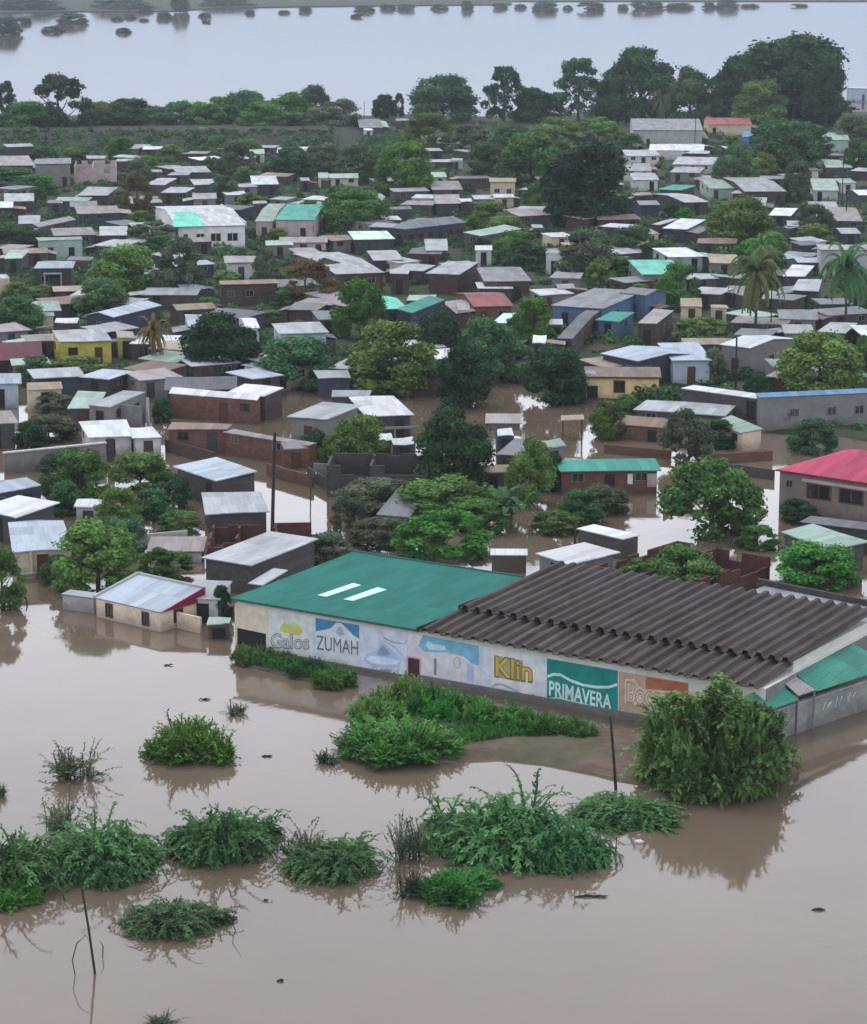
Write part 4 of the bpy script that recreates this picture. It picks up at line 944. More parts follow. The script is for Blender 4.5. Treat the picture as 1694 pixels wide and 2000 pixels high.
("dark wooden lean-to between the peach house and the teal roofed shop",(404,1222),(450,1213),(452,1205),'m','cl' and 'gp','wd',dict(H=1.25,gz=0,rise=.1)),
("white flat roofed house right of the maroon brick ruin",(1045,1078),(1112,1106),(1204,1075),'m','zw','cg',dict(H=2.2,gz=0)),
("low shed with a long thin white roof edge right of the leafy bush",(958,1086),(1031,1082),(1031,1072),'f','zw','wd',dict(H=1.5,gz=0,op=0)),
("slim white roofed wall house above the white flat roof, right",(1126,1031),(1216,1054),(1250,1044),'f','zw','cb',dict(H=1.8,gz=0,op=0)),
("low house with a pale mint roof under the crimson roofed house",(1527,1038),(1630,1077),(1693,1056),'m','gp','cb',dict(H=2.0,gz=0)),
("dark beamed shed behind the pale mint roof at the right edge",(1562,1016),(1710,1040),(1730,1022),'f','zd','db',dict(H=2.2,gz=0,op=0)),
("flat pale concrete roofed store behind the ribbed roof at the right edge",(1398,1180),(1700,1238),(1790,1190),'f','zn','cg',dict(H=3.4,gz=0,op=0)),
("collapsed grey asbestos roof hut under the shrubs behind the teal roof",(735,1003),(800,1012),(842,958),'m','zg','cg',dict(H=.6,gz=0,op=0,rise=1.4)),
("roofless maroon brick ruin with many broken walls",(404,1062),(532,1060),(540,1024),'x','mr','mb',dict(H=1.6,gz=0)),
("second maroon brick ruin right of the tall pole",(540,1060),(652,1048),(646,1018),'x','mr','mb',dict(H=1.5,gz=0)),
("large unfinished roofless red brown house behind the ribbed roof",(1160,1100),(1345,1146),(1512,1086),'x','mr','mb',dict(H=2.2,gz=0)),
]
BUILT = {}
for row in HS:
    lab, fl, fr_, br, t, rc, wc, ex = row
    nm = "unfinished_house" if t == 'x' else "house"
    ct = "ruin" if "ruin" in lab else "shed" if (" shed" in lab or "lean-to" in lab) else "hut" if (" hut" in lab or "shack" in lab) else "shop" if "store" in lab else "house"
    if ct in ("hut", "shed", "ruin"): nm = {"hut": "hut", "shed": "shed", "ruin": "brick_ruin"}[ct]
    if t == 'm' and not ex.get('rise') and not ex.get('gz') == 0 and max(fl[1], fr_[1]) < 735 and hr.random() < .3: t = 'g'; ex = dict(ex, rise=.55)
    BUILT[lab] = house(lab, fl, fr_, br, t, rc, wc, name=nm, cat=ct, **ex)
def find(s): return next(o for l, o in BUILT.items() if s in l)
# ---- small tin huts in the gaps of the dense quarter
ir = random.Random(21); foot = []
for l_, o_ in BUILT.items():
    c_ = Matrix.Rotation(o_.rotation_euler.z, 3, 'Z') @ Vector((o_["w"] / 2, o_["d"] / 2, 0)) + o_.location
    foot.append((c_.x, c_.y, math.hypot(o_["w"], o_["d"]) / 2, l_, pr(c_.x, c_.y, 2)))
keep_ = []
for row in HS + [("", (302,441), (482,441), (456,404), '', '', '', dict(H=3.7))]:
    q_ = row[1:4]; xs_ = [p[0] for p in q_]; H_ = row[7].get("H", 2.6); y_ = max(row[1][1], row[2][1])
    keep_.append((min(xs_), max(xs_), row[3][1], y_ + .7 * H_ * ppm(y_)))
def hides(x0, x1, y0, y1, lim):
    for a, b, c, d_ in keep_:
        ox, oy = min(x1, b) - max(x0, a), min(y1, d_) - max(y0, c)
        if ox > 0 and oy > 0 and y1 > d_ - 2 and ox * oy > lim * (b - a) * (d_ - c): return True
    return False
RN = dict(zn="pale", zg="grey", zp="lilac grey", zw="white", zd="dark", zr="rusty", gp="pale green", tn="tan", zb="bluish")
made = 0
for _ in range(16000):
    if made >= 175: break
    py = ir.uniform(284, 735); px_ = ir.uniform(-10, 1700)
    p = un(px_, py, GZ + 2.4); wd = ir.uniform(3.6, 8); dp = ir.uniform(3.2, 6)
    if any(math.hypot(p.x - x, p.y - y) < (r + max(wd, dp) * .6) * .64 for x, y, r, _, _ in foot): continue
    s_ = ppm(py)
    if hides(px_ - wd * s_ / 2, px_ + wd * s_ / 2, py - 3.2 * s_, py + 1.2 * s_, .34): continue
    s_ = ppm(py); yaw = ir.choice((-.6, -.25, .1, .35, .7)) + ir.uniform(-.15, .15); u_ = Vector((math.cos(yaw), math.sin(yaw), 0)); v_ = Vector((-u_.y, u_.x, 0))
    a_, b_, c_ = p - u_ * wd / 2 - v_ * dp / 2, p + u_ * wd / 2 - v_ * dp / 2, p + u_ * wd / 2 + v_ * dp / 2
    rc = ir.choice("zn zn zn zg zg zp zp zw zd zr gp tn zb".split()); near = sorted(foot, key=lambda f: math.hypot(f[4][0] - px_, 2.5 * (f[4][1] - py)))
    lab = None
    for f in near[:9]:
        l_ = f[3]; 
        for cut in (" beside ", " right of ", " left of ", " below ", " above ", " behind ", " among ", " under ", ",", " in ", " at ", " near ", " on ", " parallel ", " beyond ", " half ", " touching ", " tucked ", " and "): l_ = l_.split(cut)[0]
        if sum(k.startswith(l_) or (" the " + l_) in k for k in BUILT) > 2 or len(l_.split()) > 8 or len(l_.split()) < 3: continue
        dx_, dy_ = px_ - f[4][0], py - f[4][1]
        rel = ("right of" if dx_ > 0 else "left of") if abs(dx_) > 2.0 * abs(dy_) else ("in front of" if dy_ > 0 else "behind")
        lab = "%s %s roofed tin hut %s the %s" % ("low" if wd > 6 else "tiny", RN[rc], rel, l_)
        if lab in BUILT or len(lab.split()) > 16: lab = None; continue
        break
    if not lab: continue
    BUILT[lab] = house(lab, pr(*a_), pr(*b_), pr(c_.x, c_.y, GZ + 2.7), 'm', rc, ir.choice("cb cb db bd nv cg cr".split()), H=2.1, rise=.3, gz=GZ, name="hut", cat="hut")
    foot.append((p.x, p.y, math.hypot(wd, dp) / 2, "", (px_, py))); made += 1
# ---- details that single houses show
def bx(name, mat, root, *a):
    m = MB(); m.box(*a); return m.build(name, mat, root)
h = find("cream house with brown window"); w = h["w"]; H = h["H"]; o_ = h["ov"]
window(h, w * .46, o_ - .002, H - 1.15, 0, 1.35, 1.45, 'b'); put(DOORS['k'], "door", h, w * .115, o_ - .002, -.3, 0, 1.1, 1.9)
bx("fascia", M_fr_b, h, -.05, w + .05, -.06, 0, H - .16, H + .04)
h = find("flooded peach"); w, D, H, ri, o_ = (h[k] for k in ("w", "d", "H", "rise", "ov"))
for f in (.21, .77): window(h, w * f, o_ - .002, H - .78, 0, .78, 1.1, 'b')
window(h, w - o_ + .002, D * .42, H - .62, math.pi / 2, .95, 1.05, 'b')
m = MB(); x = w + .01; m.add([(x, .05, H - .02), (x, D + .1, H + .0), (x, D + .1, H + ri + .1), (x + .1, .05, H - .02), (x + .1, D + .1, H + .0), (x + .1, D + .1, H + ri + .1)], [(0,2,1),(3,4,5),(0,1,4,3),(1,2,5,4),(2,0,3,5)])
m.build("gable_panel", plain("maroon_paint", (.20, .012, .035), .6, .3, .15), h)
m = MB(); m.add([(-.22,0,H-.05),(-.02,0,H-.05),(-.02,D,H+ri-.05),(-.22,D,H+ri-.05),(-.22,0,H+.14),(-.02,0,H+.14),(-.02,D,H+ri+.16),(-.22,D,H+ri+.16)], [(0,3,2,1),(4,5,6,7),(0,1,5,4),(1,2,6,5),(2,3,7,6),(3,0,4,7)])
m.box(-.22, w + .1, D + .01, D + .22, H + ri - .5, H + ri + .17); m.build("parapet", WM['cl'], h)
bx("side_wall", WM['pe'], h, w + .12, w + 2.6, D * .35, D * .35 + .2, -.4, 1.25)
h = find("crimson roofed"); w, D, H, o_ = (h[k] for k in ("w", "d", "H", "ov"))
for f, ww in ((.33, 2.6), (.58, 2.6), (.84, 2.4)):
    window(h, w * f, o_ - .002, H - 1.55, 0, ww, 1.35, 'b')
bx("lintel", WM['pk'], h, w * .2, w * .97, o_ - .12, o_ - .001, H - .78, H - .5)
window(h, w * .1, o_ - .002, H - 1.2, 0, .7, .7, 'g'); bx("fascia", plain("crimson_edge", (.22, .02, .04)), h, -.04, w + .04, -.05, -.005, H - .14, H - .02)
h = find("left wing with white roof"); w, D, H, o_ = (h[k] for k in ("w", "d", "H", "ov"))
put(DOORS['k'], "door", h, w - .8, o_ - .002, 1.2, 0, .9, 1.9)
h = find("right wing with blue roof"); w, D, H, o_ = (h[k] for k in ("w", "d", "H", "ov"))
for f in (.3, .62, .86): window(h, w * f, o_ - .002, 2.0, 0, 1.1, .9, 'g')
h = find("brightest white tin roof"); w, D, H, o_ = (h[k] for k in ("w", "d", "H", "ov"))
bx("porch_beam", WM['cg'], h, .4, w + .3, -1.5, -1.3, 1.5, 1.75)
for f in (.1, .55, .95): bx("porch_post", WM['cg'], h, w * f, w * f + .16, -1.48, -1.32, -.3, 1.5)
h = find("large pale blue zinc roof and porch"); w, D, H, o_ = (h[k] for k in ("w", "d", "H", "ov"))
for f in (.28, .93): bx("porch_post", WM['cr'], h, w * f, w * f + .22, -.05, .15, -.4, H - .12)
h = find("white chimney post"); w, D, H = (h[k] for k in ("w", "d", "H"))
bx("chimney_post", WM['cl'], h, w + 1.9, w + 2.15, D * .55, D * .55 + .25, -.3, H + .5); bx("gable_wall", WM['cg'], h, w - .3, w + 2.4, D * .3, D * .3 + .2, -.3, H - .1)
h = find("dark grey house with veranda"); w, D, H, o_ = (h[k] for k in ("w", "d", "H", "ov"))
bx("veranda_roof", RM['zg'], h, w * .25, w * .72, -1.6, o_ - .01, 2.6, 2.72)
for f in (.27, .69): bx("veranda_post", WM['cl'], h, w * f, w * f + .18, -1.5, -1.3, -.3, 2.6)
# white villa
h = house("white walled villa with a bright mint green roof panel", (345,441), (482,441), (456,404), 'g', 'zw', 'wv', H=4.0, rise=1.2, op=0, name="villa", cat="villa")
w, D, H, o_ = (h[k] for k in ("w", "d", "H", "ov"))
for f, ww in ((.13, .8), (.34, 1.5), (.56, 1.9), (.80, 2.0)): window(h, w * f, o_ - .002, 2.0, 0, ww, 1.5, 'w')
sl = 1.2 / (D / 2)
m = MB(); m.slab([(-.7, -.4, H - .4 * sl + .05), (w * .42, -.4, H - .4 * sl + .05), (w * .42, D * .42, H + D * .42 * sl + .05), (w * .12, D * .42, H + D * .42 * sl + .05)], .04); lk = m.build("roof_panel", RM['gm'], h); lk["label"] = "bright mint green sheet on the front slope"
bx("parapet", WM['wt'], h, w - .2, w + .02, .1, D * .9, H - .3, H + .55)
bx("wing", WM['wv'], h, -4.2, -.02, 1.2, 5, -.3, 3.9)
bx("front_step", WM['cl'], h, .3, w * .95, -1.0, o_ - .01, -.3, .5)
# small free-standing walls
def freewall(label, p, q, H, wc, gz=0.0, th=.2, cop=None):
    a, b = un(*p, gz + H), un(*q, gz + H); L = (b - a).length
    r = tag(empty("garden_wall", (a.x, a.y, gz), math.atan2(b.y - a.y, b.x - a.x)), label, "wall")
    bx("wall", WM[wc], r, 0, L, 0, th, -.5, H)
    if cop: bx("coping", WM[cop], r, -.05, L + .05, -.12, th + .12, H, H + .14)
    return r
r = freewall("long garden wall with a bright white coping, left", (8,886), (207,866), 2.0, 'cg', cop='wt'); 
r = freewall("dark square gate pillar at the right end of the white coped wall", (209,857), (222,856), 2.4, 'db')
freewall("low white wall in the water left of the peach house, near the river lane", (20,1100), (50,1092), .6, 'cr')
freewall("short cream wall stub in the water under the left edge porch", (42,1124), (68,1121), .35, 'cr', cop='wt')
freewall("thin white wall edge above the half sunken hut", (288,1043), (366,1036), .7, 'wt')
freewall("dark block wall running behind the long thin brown house", (700,742), (830,752), 1.2, 'db')
freewall("broken pale block wall top in front of the dark roofless house", (612,905), (690,908), 1.3, 'cg')
freewall("dark parapet wall behind the flat pale concrete roof, right edge", (1478,1130), (1720,1178), 3.9, 'db', th=.3)
# ---------------------------------------------------------------- canopy, poles
def pole(label, base_, top, r=.1, gz=0.0, mat=None, arm=None, name="utility_pole", cat="pole"):
    a = un(*base_, gz); s = F / math.hypot(a.y, CH)
    dx = (top[0] - base_[0]) / s; hgt = (base_[1] - top[1]) / s / math.cos(math.atan2(CH, a.y))
    root = tag(empty(name, a), label, cat)
    m = MB(); m.tube([(0, 0, -.6), (dx * .5, 0, hgt * .5), (dx, 0, hgt)], [r * 1.15, r, r * .85], 8); m.build("shaft", mat or M_pole, root)
    if arm:
        m = MB(); z = hgt - .25; m.box(dx - arm, dx + arm, -.05, .05, z - .05, z + .05); m.build("crossarm", mat or M_pole, root)
        for k in (-1, 0, 1):
            m = MB(); m.tube([(dx + k * arm * .85, 0, z + .05), (dx + k * arm * .85, 0, z + .2)], .04, 6); m.build("insulator", M_white, root)
    return root
pole("tall dark utility pole standing in the maroon brick ruin", (531,1062), (540,846), .15)
pole("thin leaning pole in the water right of the tall dark utility pole", (606,1008), (609,922), .05, arm=.5)
pole("dark pole leaning in front of the teal lettered mural", (1205,1546), (1190,1402), .085)
pole("dark post rising behind the ribbed roof beside the white flat roof", (1122,1112), (1123,1022), .09)
pole("utility pole beside the dark trees and white diamond roof, right", (1437,762), (1437,660), .12, GZ)
pole("slender far utility pole at the right edge above the white houses", (1645,402), (1645,312), .1, GZ, arm=.8)
pole("short utility pole just right of the slender far pole", (1652,440), (1653,385), .09, GZ)
pole("thin far pole in front of the long grey roofed white building", (1357,296), (1358,230), .09, GZ)
pole("thin mast at the water gap left of the dark round tree", (711,256), (712,200), .08, GZ)
pole("slim pole in the scrub above the pink walled house", (660,300), (661,262), .1, GZ)
pole("slim pole right of the tall palm's trunk", (1506,660), (1505,560), .08, GZ)
pole("leaning dark stake in the brown water at lower left", (188,1902), (164,1732), .06, name="stake", cat="stake")
pole("short dark stub in the grey water near the left lane", (55,1180), (50,1166), .06, name="stake", cat="stake")
pole("thin post reflected in the water right of the lowest bush", (1203,1668), (1204,1636), .035, name="stake", cat="stake")
c = tag(empty("canopy", un(1118, 855)), "small cream canopy on thin posts over the brown water", "canopy")
m = MB(); m.slab([(-1.2,-.8,2.05),(1.2,-.8,2.15),(1.2,.9,2.35),(-1.2,.9,2.25)], .1); m.build("roof", RM['tn'], c)
for x in (-1.0, 1.0):
    for y in (-.6, .7): m = MB(); m.tube([(x, y, -.5), (x, y, 2.05)], .06, 6); m.build("post", M_fr_b, c)
# ---------------------------------------------------------------- trees and bushes
T = tree
RB = "riverside trees"
for a in [
("small dark airy tree at the far left edge against the river",14,250,56,92,'a','d'),
("tall airy grey green tree against the river, upper left",120,268,150,122,'a','a'),
("low yellow green tree in front of the tall airy tree",55,272,125,72,'m','v'),
("dark round tree left of the river gap, upper left",255,262,125,66,'d','d'),
("mid green tree beside the thatched looking house",352,258,90,58,'m','t'),
("long low bright green tree above the embankment, third from the airy tree",425,255,120,62,'m','m'),
("green tree with a raised crown above the embankment's middle",478,254,90,76,'d','t'),
("broad green tree above the embankment, left of the blue topped tree",556,256,120,72,'m','v'),
("dark blue green tree poking above the embankment trees",614,250,66,80,'d','t'),
("brownish green tree at the embankment's right end",664,258,84,62,'m','g'),
("dark square crowned tree at the river gap, upper middle",752,232,52,46,'d','d'),
("slim dark tree right of the square crowned tree",780,234,26,52,'a','d'),
("large flat topped dark green tree, upper middle",866,240,146,90,'d','t'),
("ragged dark bluish tree standing free against the river",984,240,92,110,'a','d'),
("low dark tree between the ragged tree and the tall airy pair",1046,240,100,66,'d','d'),
("tall loose crowned tree against the river, upper right of centre",1130,238,116,124,'a','t'),
("narrow dark tree between two tall trees, upper right",1192,236,62,80,'d','d'),
("big dark round tree above the long grey roofed building",1252,240,146,140,'d','d'),
("mid green tree right of the big dark round tree",1348,244,112,108,'m','t'),
("dark sloping tree left of the largest riverside tree",1450,246,130,130,'d','d'),
("largest dark riverside tree with a domed crown, upper right",1545,246,236,172,'d','d'),
("dark tree forming the right flank of the largest riverside tree",1612,252,90,130,'d','d'),
("yellow green tree in front of the largest riverside tree",1485,258,130,96,'m','m'),
("grey green shrubby tree below the largest tree's right flank",1665,290,80,66,'m','g'),
("low green tree filling the gap right of the tall airy tree",196,262,100,60,'m','m'),
("bright green hedge like tree above the embankment, first right of the thatched house",402,258,90,56,'m','v'),
("hedge like green tree under the raised crown tree",512,262,100,60,'m','m'),
("low brown green tree before the blue topped tree",632,264,100,54,'m','g'),
("low green tree under the broad green tree of the embankment",572,264,90,44,'m','t'),
("dark low tree between the left edge and the tall airy tree",70,262,90,52,'d','d'),
("low dark tree behind the thatched house's left end",300,262,90,52,'d','t'),
]: T(*a[:6], mat=a[6], group=RB)
T("far palm with grey fronds beside the long grey roofed building", 1290, 258, 56, 84, 'p', 'g')
for a in [
("broad olive tree below the flat topped dark tree",838,300,104,78,'m','m'),
("grey green tree right of the olive tree, upper centre",922,308,90,64,'m','g'),
("low dark green tree under the ragged dark tree",1002,312,104,66,'m','t'),
("low mid green tree under the tall loose crowned tree",1085,292,122,60,'m','m'),
("wide green tree above the cream L shaped house",1168,292,124,60,'l','m'),
("big olive green tree touching the huge dark tree's left side",1036,366,146,104,'m','m'),
("teal green tree above the jumbled grey tin houses",952,346,92,66,'m','t'),
("bright green palm like tree in the upper centre",792,388,124,108,'m','v'),
("dark scrub tree left of the bright green palm like tree",702,352,94,68,'m','t'),
("scrubby green tree above the L shaped pale house",632,340,84,58,'m','g'),
("dark teal tree between two tiny white huts, upper left of centre",570,356,100,66,'d','t'),
("mid green tree left of the rounded white roof",462,346,86,72,'m','g'),
("small green tree above the villa's right end",436,398,64,54,'m','t'),
("huge dark tree, the widest crown in the town",1147,448,188,164,'d','x'),
("dense green tree right of the pink walled house",692,458,136,90,'d','m'),
("round green bushy tree left of the pale wedge roof",956,450,84,56,'m','m'),
("round green tree between lavender roof and off-white roof, upper right",1434,372,86,84,'m','t'),
("two tiered dark tree in the upper right houses",1538,344,142,106,'d','t'),
("pale green tree behind the two tiered dark tree",1508,300,90,62,'l','t'),
("grey green slender tree right of the off-white roof",1557,398,60,82,'m','g'),
("large round dark green tree above the tall palm",1446,492,136,104,'d','m'),
("rounded grey shrub tree below the bright white pointed roof's right",1588,470,84,70,'m','g'),
("small teal tree at the right edge under the mint house",1676,344,66,70,'d','t'),
("green tree behind the mint house at upper right",1590,312,80,66,'m','t'),
("tree between the blue hut and the green framed shed",1505,285,70,48,'m','m'),
("dark shrub mass at the left edge under the pale shed",28,384,120,56,'d','t'),
("dark green shrubs in front of the pale green building",24,500,130,60,'d','d'),
("grey green tree above the narrow slanting roof house",268,372,60,60,'m','g'),
("dry brown shrub on bare soil beside the villa",268,425,80,86,'a','r'),
("large light green tree in the left middle of the town",246,592,150,112,'m','m'),
("lower green tree below the large light green tree",200,628,110,82,'m','t'),
("tall grey green tree right of the large light green tree",354,592,96,124,'m','g'),
("light scrub between the villa and the light green tree",300,494,110,60,'l','g'),
("dark bush left of the small white open yard house",520,560,56,74,'m','g'),
("leafless looking grey brown tree, left of centre",598,604,130,100,'a','r'),
("green shrub below the aqua slanting roof",1012,516,110,64,'m','m'),
("large scrubby tree under the huge dark tree",1150,548,126,98,'m','g'),
("green tree right of the large scrubby tree",1236,512,90,70,'m','t'),
("small palm like shrub beside the bright green roof",1172,566,70,60,'l','m'),
("feathery green bush right of the bright green roof",1328,608,92,92,'m','v'),
("yellow green bushy tree in front of the cream square hut",1372,672,110,52,'l','l'),
("young banana like tree by the glowing mint roof",706,668,112,118,'m','v'),
("green tree under the brown long house, centre",640,560,70,56,'l','g'),
("dark green tree left of the yellow house at the left edge",36,660,100,80,'d','t'),
("dry palm between the yellow house and dark tree",300,728,96,118,'p','r'),
("yellow green tree in front of the yellow house",150,757,150,58,'l','l'),
("mid green bush under the maroon roof at the left",70,758,90,60,'m','t'),
("dark leafy tree right of the dry palm",432,752,160,136,'d','d'),
("teal green tree in front of the light blue walled house",578,770,158,112,'d','t'),
("wide leafy green tree in the middle of the photo",764,782,186,150,'m','m'),
("dark slim tree behind the rusty red house",858,708,100,98,'d','d'),
("dark tree with white bits showing through, centre",956,752,136,128,'d','t'),
("bright green round tree beside the aqua tin roof",1038,672,96,90,'m','v'),
("dark tree at the flood edge, centre",908,802,122,124,'d','d'),
("dark tree overhanging the brown flood left of the cream house",1084,796,136,120,'d','d'),
("large dark leafy tree above the blue roof edge, right",1600,786,166,132,'d','m'),
("lighter green tree at the right edge beyond the blue roof edge",1694,762,80,106,'l','m'),
("small dark bush below the utility pole, right",1480,778,56,50,'m','d'),
("grey green tree beside the pale blue house",1396,752,50,70,'m','g'),
# flooded rows
("round dark tree in front of the brightest white roof's left",704,918,116,106,'d','m'),
("large dark tree over the dark roofless house",886,972,150,170,'d','d'),
("weeping green tree right of the grey ribbed roof",1036,992,100,132,'m','m'),
("dark bushy tree in the flood, right of centre",1344,912,108,112,'m','g'),
("leafy shrub by the pale zinc roof, centre right",1188,862,76,78,'m','m'),
("leafy bush right of the peach walled flooded house",1588,892,96,72,'m','t'),
("dark spiky bush in front of the concrete store",1530,842,60,56,'d','d'),
("large spreading green tree in the flood, right of centre",1390,1062,206,166,'m','m'),
("green tree inside the unfinished red brown house",1340,1176,176,104,'m','m'),
("light green leafy tree under the pale mint roof, right",1592,1162,180,98,'m','v'),
("yellow green tree left of the dark bushy tree on the left",152,998,150,116,'m','m'),
("dark leafy tree left of the bluish block house",276,962,124,78,'d','m'),
("mid green bush in front of the dark leafy tree, left",300,1022,96,66,'m','t'),
("large leafy green tree left of the peach house",192,1170,176,146,'m','m'),
("small leafy tree above the large leafy tree, left",236,1092,110,78,'m','t'),
("light green bushes behind the peach house",322,1140,120,66,'l','v'),
("green tree cut off by the left edge beside the lane",4,1196,96,124,'m','m'),
("small dark bush on the mud at the left",60,878,66,54,'m','d'),
("large pale leaved tree hanging over the teal roof",866,1112,204,112,'l','v'),
("olive shrub tree left of the pale leaved tree",742,1078,126,64,'m','g'),
("wide dark green shrub tree behind the pale leaved tree",862,1024,190,92,'m','m'),
("grey green reed like tree by the dark roofless house",684,1046,84,88,'l','g'),
("green bush under the green strip roof",1134,1032,108,72,'m','t'),
("thin dark cypress like bush beside the teal roof's left end",434,1218,44,72,'d','d'),
]: T(*a[:6], mat=a[6])
T("tall brown palm with hanging dry fronds, right", 1475, 664, 150, 190, 'p', 'p')
T("green palm near the right edge", 1652, 648, 140, 180, 'p', 't')
T("upright palm crown behind the tall brown palm", 1486, 560, 86, 110, 'p', 'm')
T("yellow green banana plant in the flooded yard, left", 228, 1022, 70, 84, 'n', 'y')
T("banana plant with arching leaves behind the pale leaved tree", 1000, 1036, 120, 108, 'n', 'n')
T("second banana clump beside the arching banana plant", 955, 1010, 80, 80, 'n', 'v')
for a in [
("dense olive shrubs behind the white coped garden wall",96,868,120,56,'m','g'),("dark bushy growth at the foot of the white coped garden wall",128,946,120,70,'m','d'),
("leafy bush between the two left white roofs",128,1012,70,70,'m','t'),("dense tree left of the half sunken pale hut",232,1052,110,96,'m','m'),("green bush below the bluish block house's left corner",338,1000,80,70,'m','d'),
("low green shrubs left of the brick ruin",352,1046,84,50,'l','m'),("green shrub at the cream porch house's right corner",172,1086,84,70,'m','m'),("bushy tree under the cream porch house",112,1146,70,60,'m','t'),
("weedy shrub along the long shed's dark wall",640,1112,110,70,'m','g'),("dark shrub behind the dark roofless house's left end",612,900,60,60,'m','d'),("leafy tree between the dark roofless house and the grey gable house",652,912,60,60,'m','m'),
("dark tree behind the white roof of the shaded porch house",742,776,90,70,'d','d'),("olive shrub mass in front of the dark roofless house",740,1010,170,72,'m','g'),("green bush between banana clumps",940,1050,120,72,'m','m'),
("shrubs along the flooded brick house's front",1180,1010,110,60,'m','g'),("dark green shrub left of the flooded brick house",1072,962,70,80,'d','d'),("green shrubs behind the white flat roofed house",1090,1050,110,50,'l','m'),
("leafy bush at the canopy's right",1212,836,90,62,'m','m'),("dense shrub in front of the wide pale zinc roof",1290,838,120,52,'m','g'),("dark scrub beside the peach walled flooded house",1400,880,80,60,'m','d'),
("green shrub at the unfinished house's back wall",1480,1078,90,50,'m','m'),("weeds growing at the unfinished house's left corner",1240,1150,90,56,'l','m'),("dark shrub on the flood edge under the crimson roofed house",1560,1026,80,50,'m','d'),
("shrub beside the long brown brick house's left end",318,828,50,50,'m','d'),("olive bush in front of the cream shed",110,812,90,44,'l','g'),]: T(*a[:6], mat=a[6])
freewall("dark block wall in the flood between the two brick houses and the bluish house", (520,905), (610,930), 1.2, 'br')
freewall("brown wall in the flood right of the flooded white house", (322,858), (420,884), 1.3, 'bd')
freewall("low dark wall before the grey block house with grey zinc gable", (600,912), (640,935), 1.2, 'db')
freewall("brown yard wall below the peach walled flooded house", (1380,888), (1510,880), 1.0, 'br')
freewall("dark wall running right from the green strip roofed house", (1300,960), (1330,940), 1.4, 'bd')
freewall("grey yard wall left of the crimson roofed house", (1420,905), (1512,918), 1.0, 'cb')
freewall("brown wall in the water behind the hidden leafy bush, centre right", (1180,868), (1310,880), .9, 'br')
made = 0; seen = set()
for _ in range(9000):
    if made >= 110: break
    py = ir.uniform(285, 748); px_ = ir.uniform(-10, 1700); p = un(px_, py, GZ)
    wd = ir.uniform(3.5, 8); ht = wd * ir.uniform(.5, .8)
    s_ = ppm(py)
    if hides(px_ - wd * s_ * .45, px_ + wd * s_ * .45, py - ht * s_, py, .13): continue
    if any(math.hypot(p.x - x, p.y - y) < r + wd * .22 for x, y, r, _, _ in foot): continue
    near = sorted((f for f in foot if f[3]), key=lambda f: math.hypot(f[4][0] - px_, 2.5 * (f[4][1] - py))); lab = None
    mt = ir.choice("m m t g v d l".split()); cw = dict(m="leafy green", t="blue green", g="grey green", v="bright green", d="dark green", l="pale green")[mt]
    for f in near[:9]:
        l_ = f[3]
        for cut in (" beside ", " right of ", " left of ", " below ", " above ", " behind ", " among ", " under ", ",", " in ", " at ", " near ", " on ", " parallel ", " beyond ", " half ", " touching ", " tucked ", " and "): l_ = l_.split(cut)[0]
        if sum(k.startswith(l_) or (" the " + l_) in k for k in BUILT) > 4 or not 3 <= len(l_.split()) <= 8: continue
        dx_, dy_ = px_ - f[4][0], py - f[4][1]
        rel = ("right of" if dx_ > 0 else "left of") if abs(dx_) > 2.0 * abs(dy_) else ("in front of" if dy_ > 0 else "behind")
        lab = "%s %s %s the %s" % (cw, "shrub" if wd < 5.5 else "tree", rel, l_)
        if lab in seen: lab = None; continue
        break
    if not lab: continue
    seen.add(lab); s_ = F / math.hypot(p.y, CH); T(lab, px_, py, wd * s_, ht * s_, ir.choice('mmldm'), mt); foot.append((p.x, p.y, wd * .3, "", (px_, py))); made += 1
# bushes along the shop wall and on the mud bank
for a in [
("green bush under the garage opening of the shop",494,1296,86,46,'v','m'),
("dark bush at the foot of the grey lettered mural",548,1302,76,34,'v','m'),
("leafy bush below the blue sky mural",600,1322,84,40,'v','d'),
("bright bush at the end of the wall side growth, left",650,1342,92,44,'v','v'),
("dark green bush in front of the maroon door",782,1396,120,88,'v','m'),
("vine covered bush under the pale blue painted sky",880,1412,130,82,'v','v'),
("vine bush under the gold lettered mural",972,1428,130,74,'v','v'),
("low vine bush under the teal lettered mural",1078,1446,120,60,'v','m'),
("small weedy bush between the teal mural and leaning pole",1130,1444,70,44,'v','m'),
("tangled weeds against the wall between the maroon door and pale blue painted pier",836,1404,110,80,'v','v'),
("tangled weeds under the white painted pier and gold letters",925,1424,110,72,'v','m'),
("tangled weeds under the plain white painted pier",1026,1440,104,58,'v','v'),
("pale weeds in front of the dark green door bush",745,1420,110,76,'v','m'),
("tall grassy clump on the mud bank's left tip",770,1490,220,104,'u','v'),
("low grassy clump beside the tall grassy clump",850,1478,120,62,'u','m'),
("grassy clump on the left tip of the mud bank",690,1478,90,40,'s','g'),
]: T(*a[:6], mat=a[6], gz=.2)
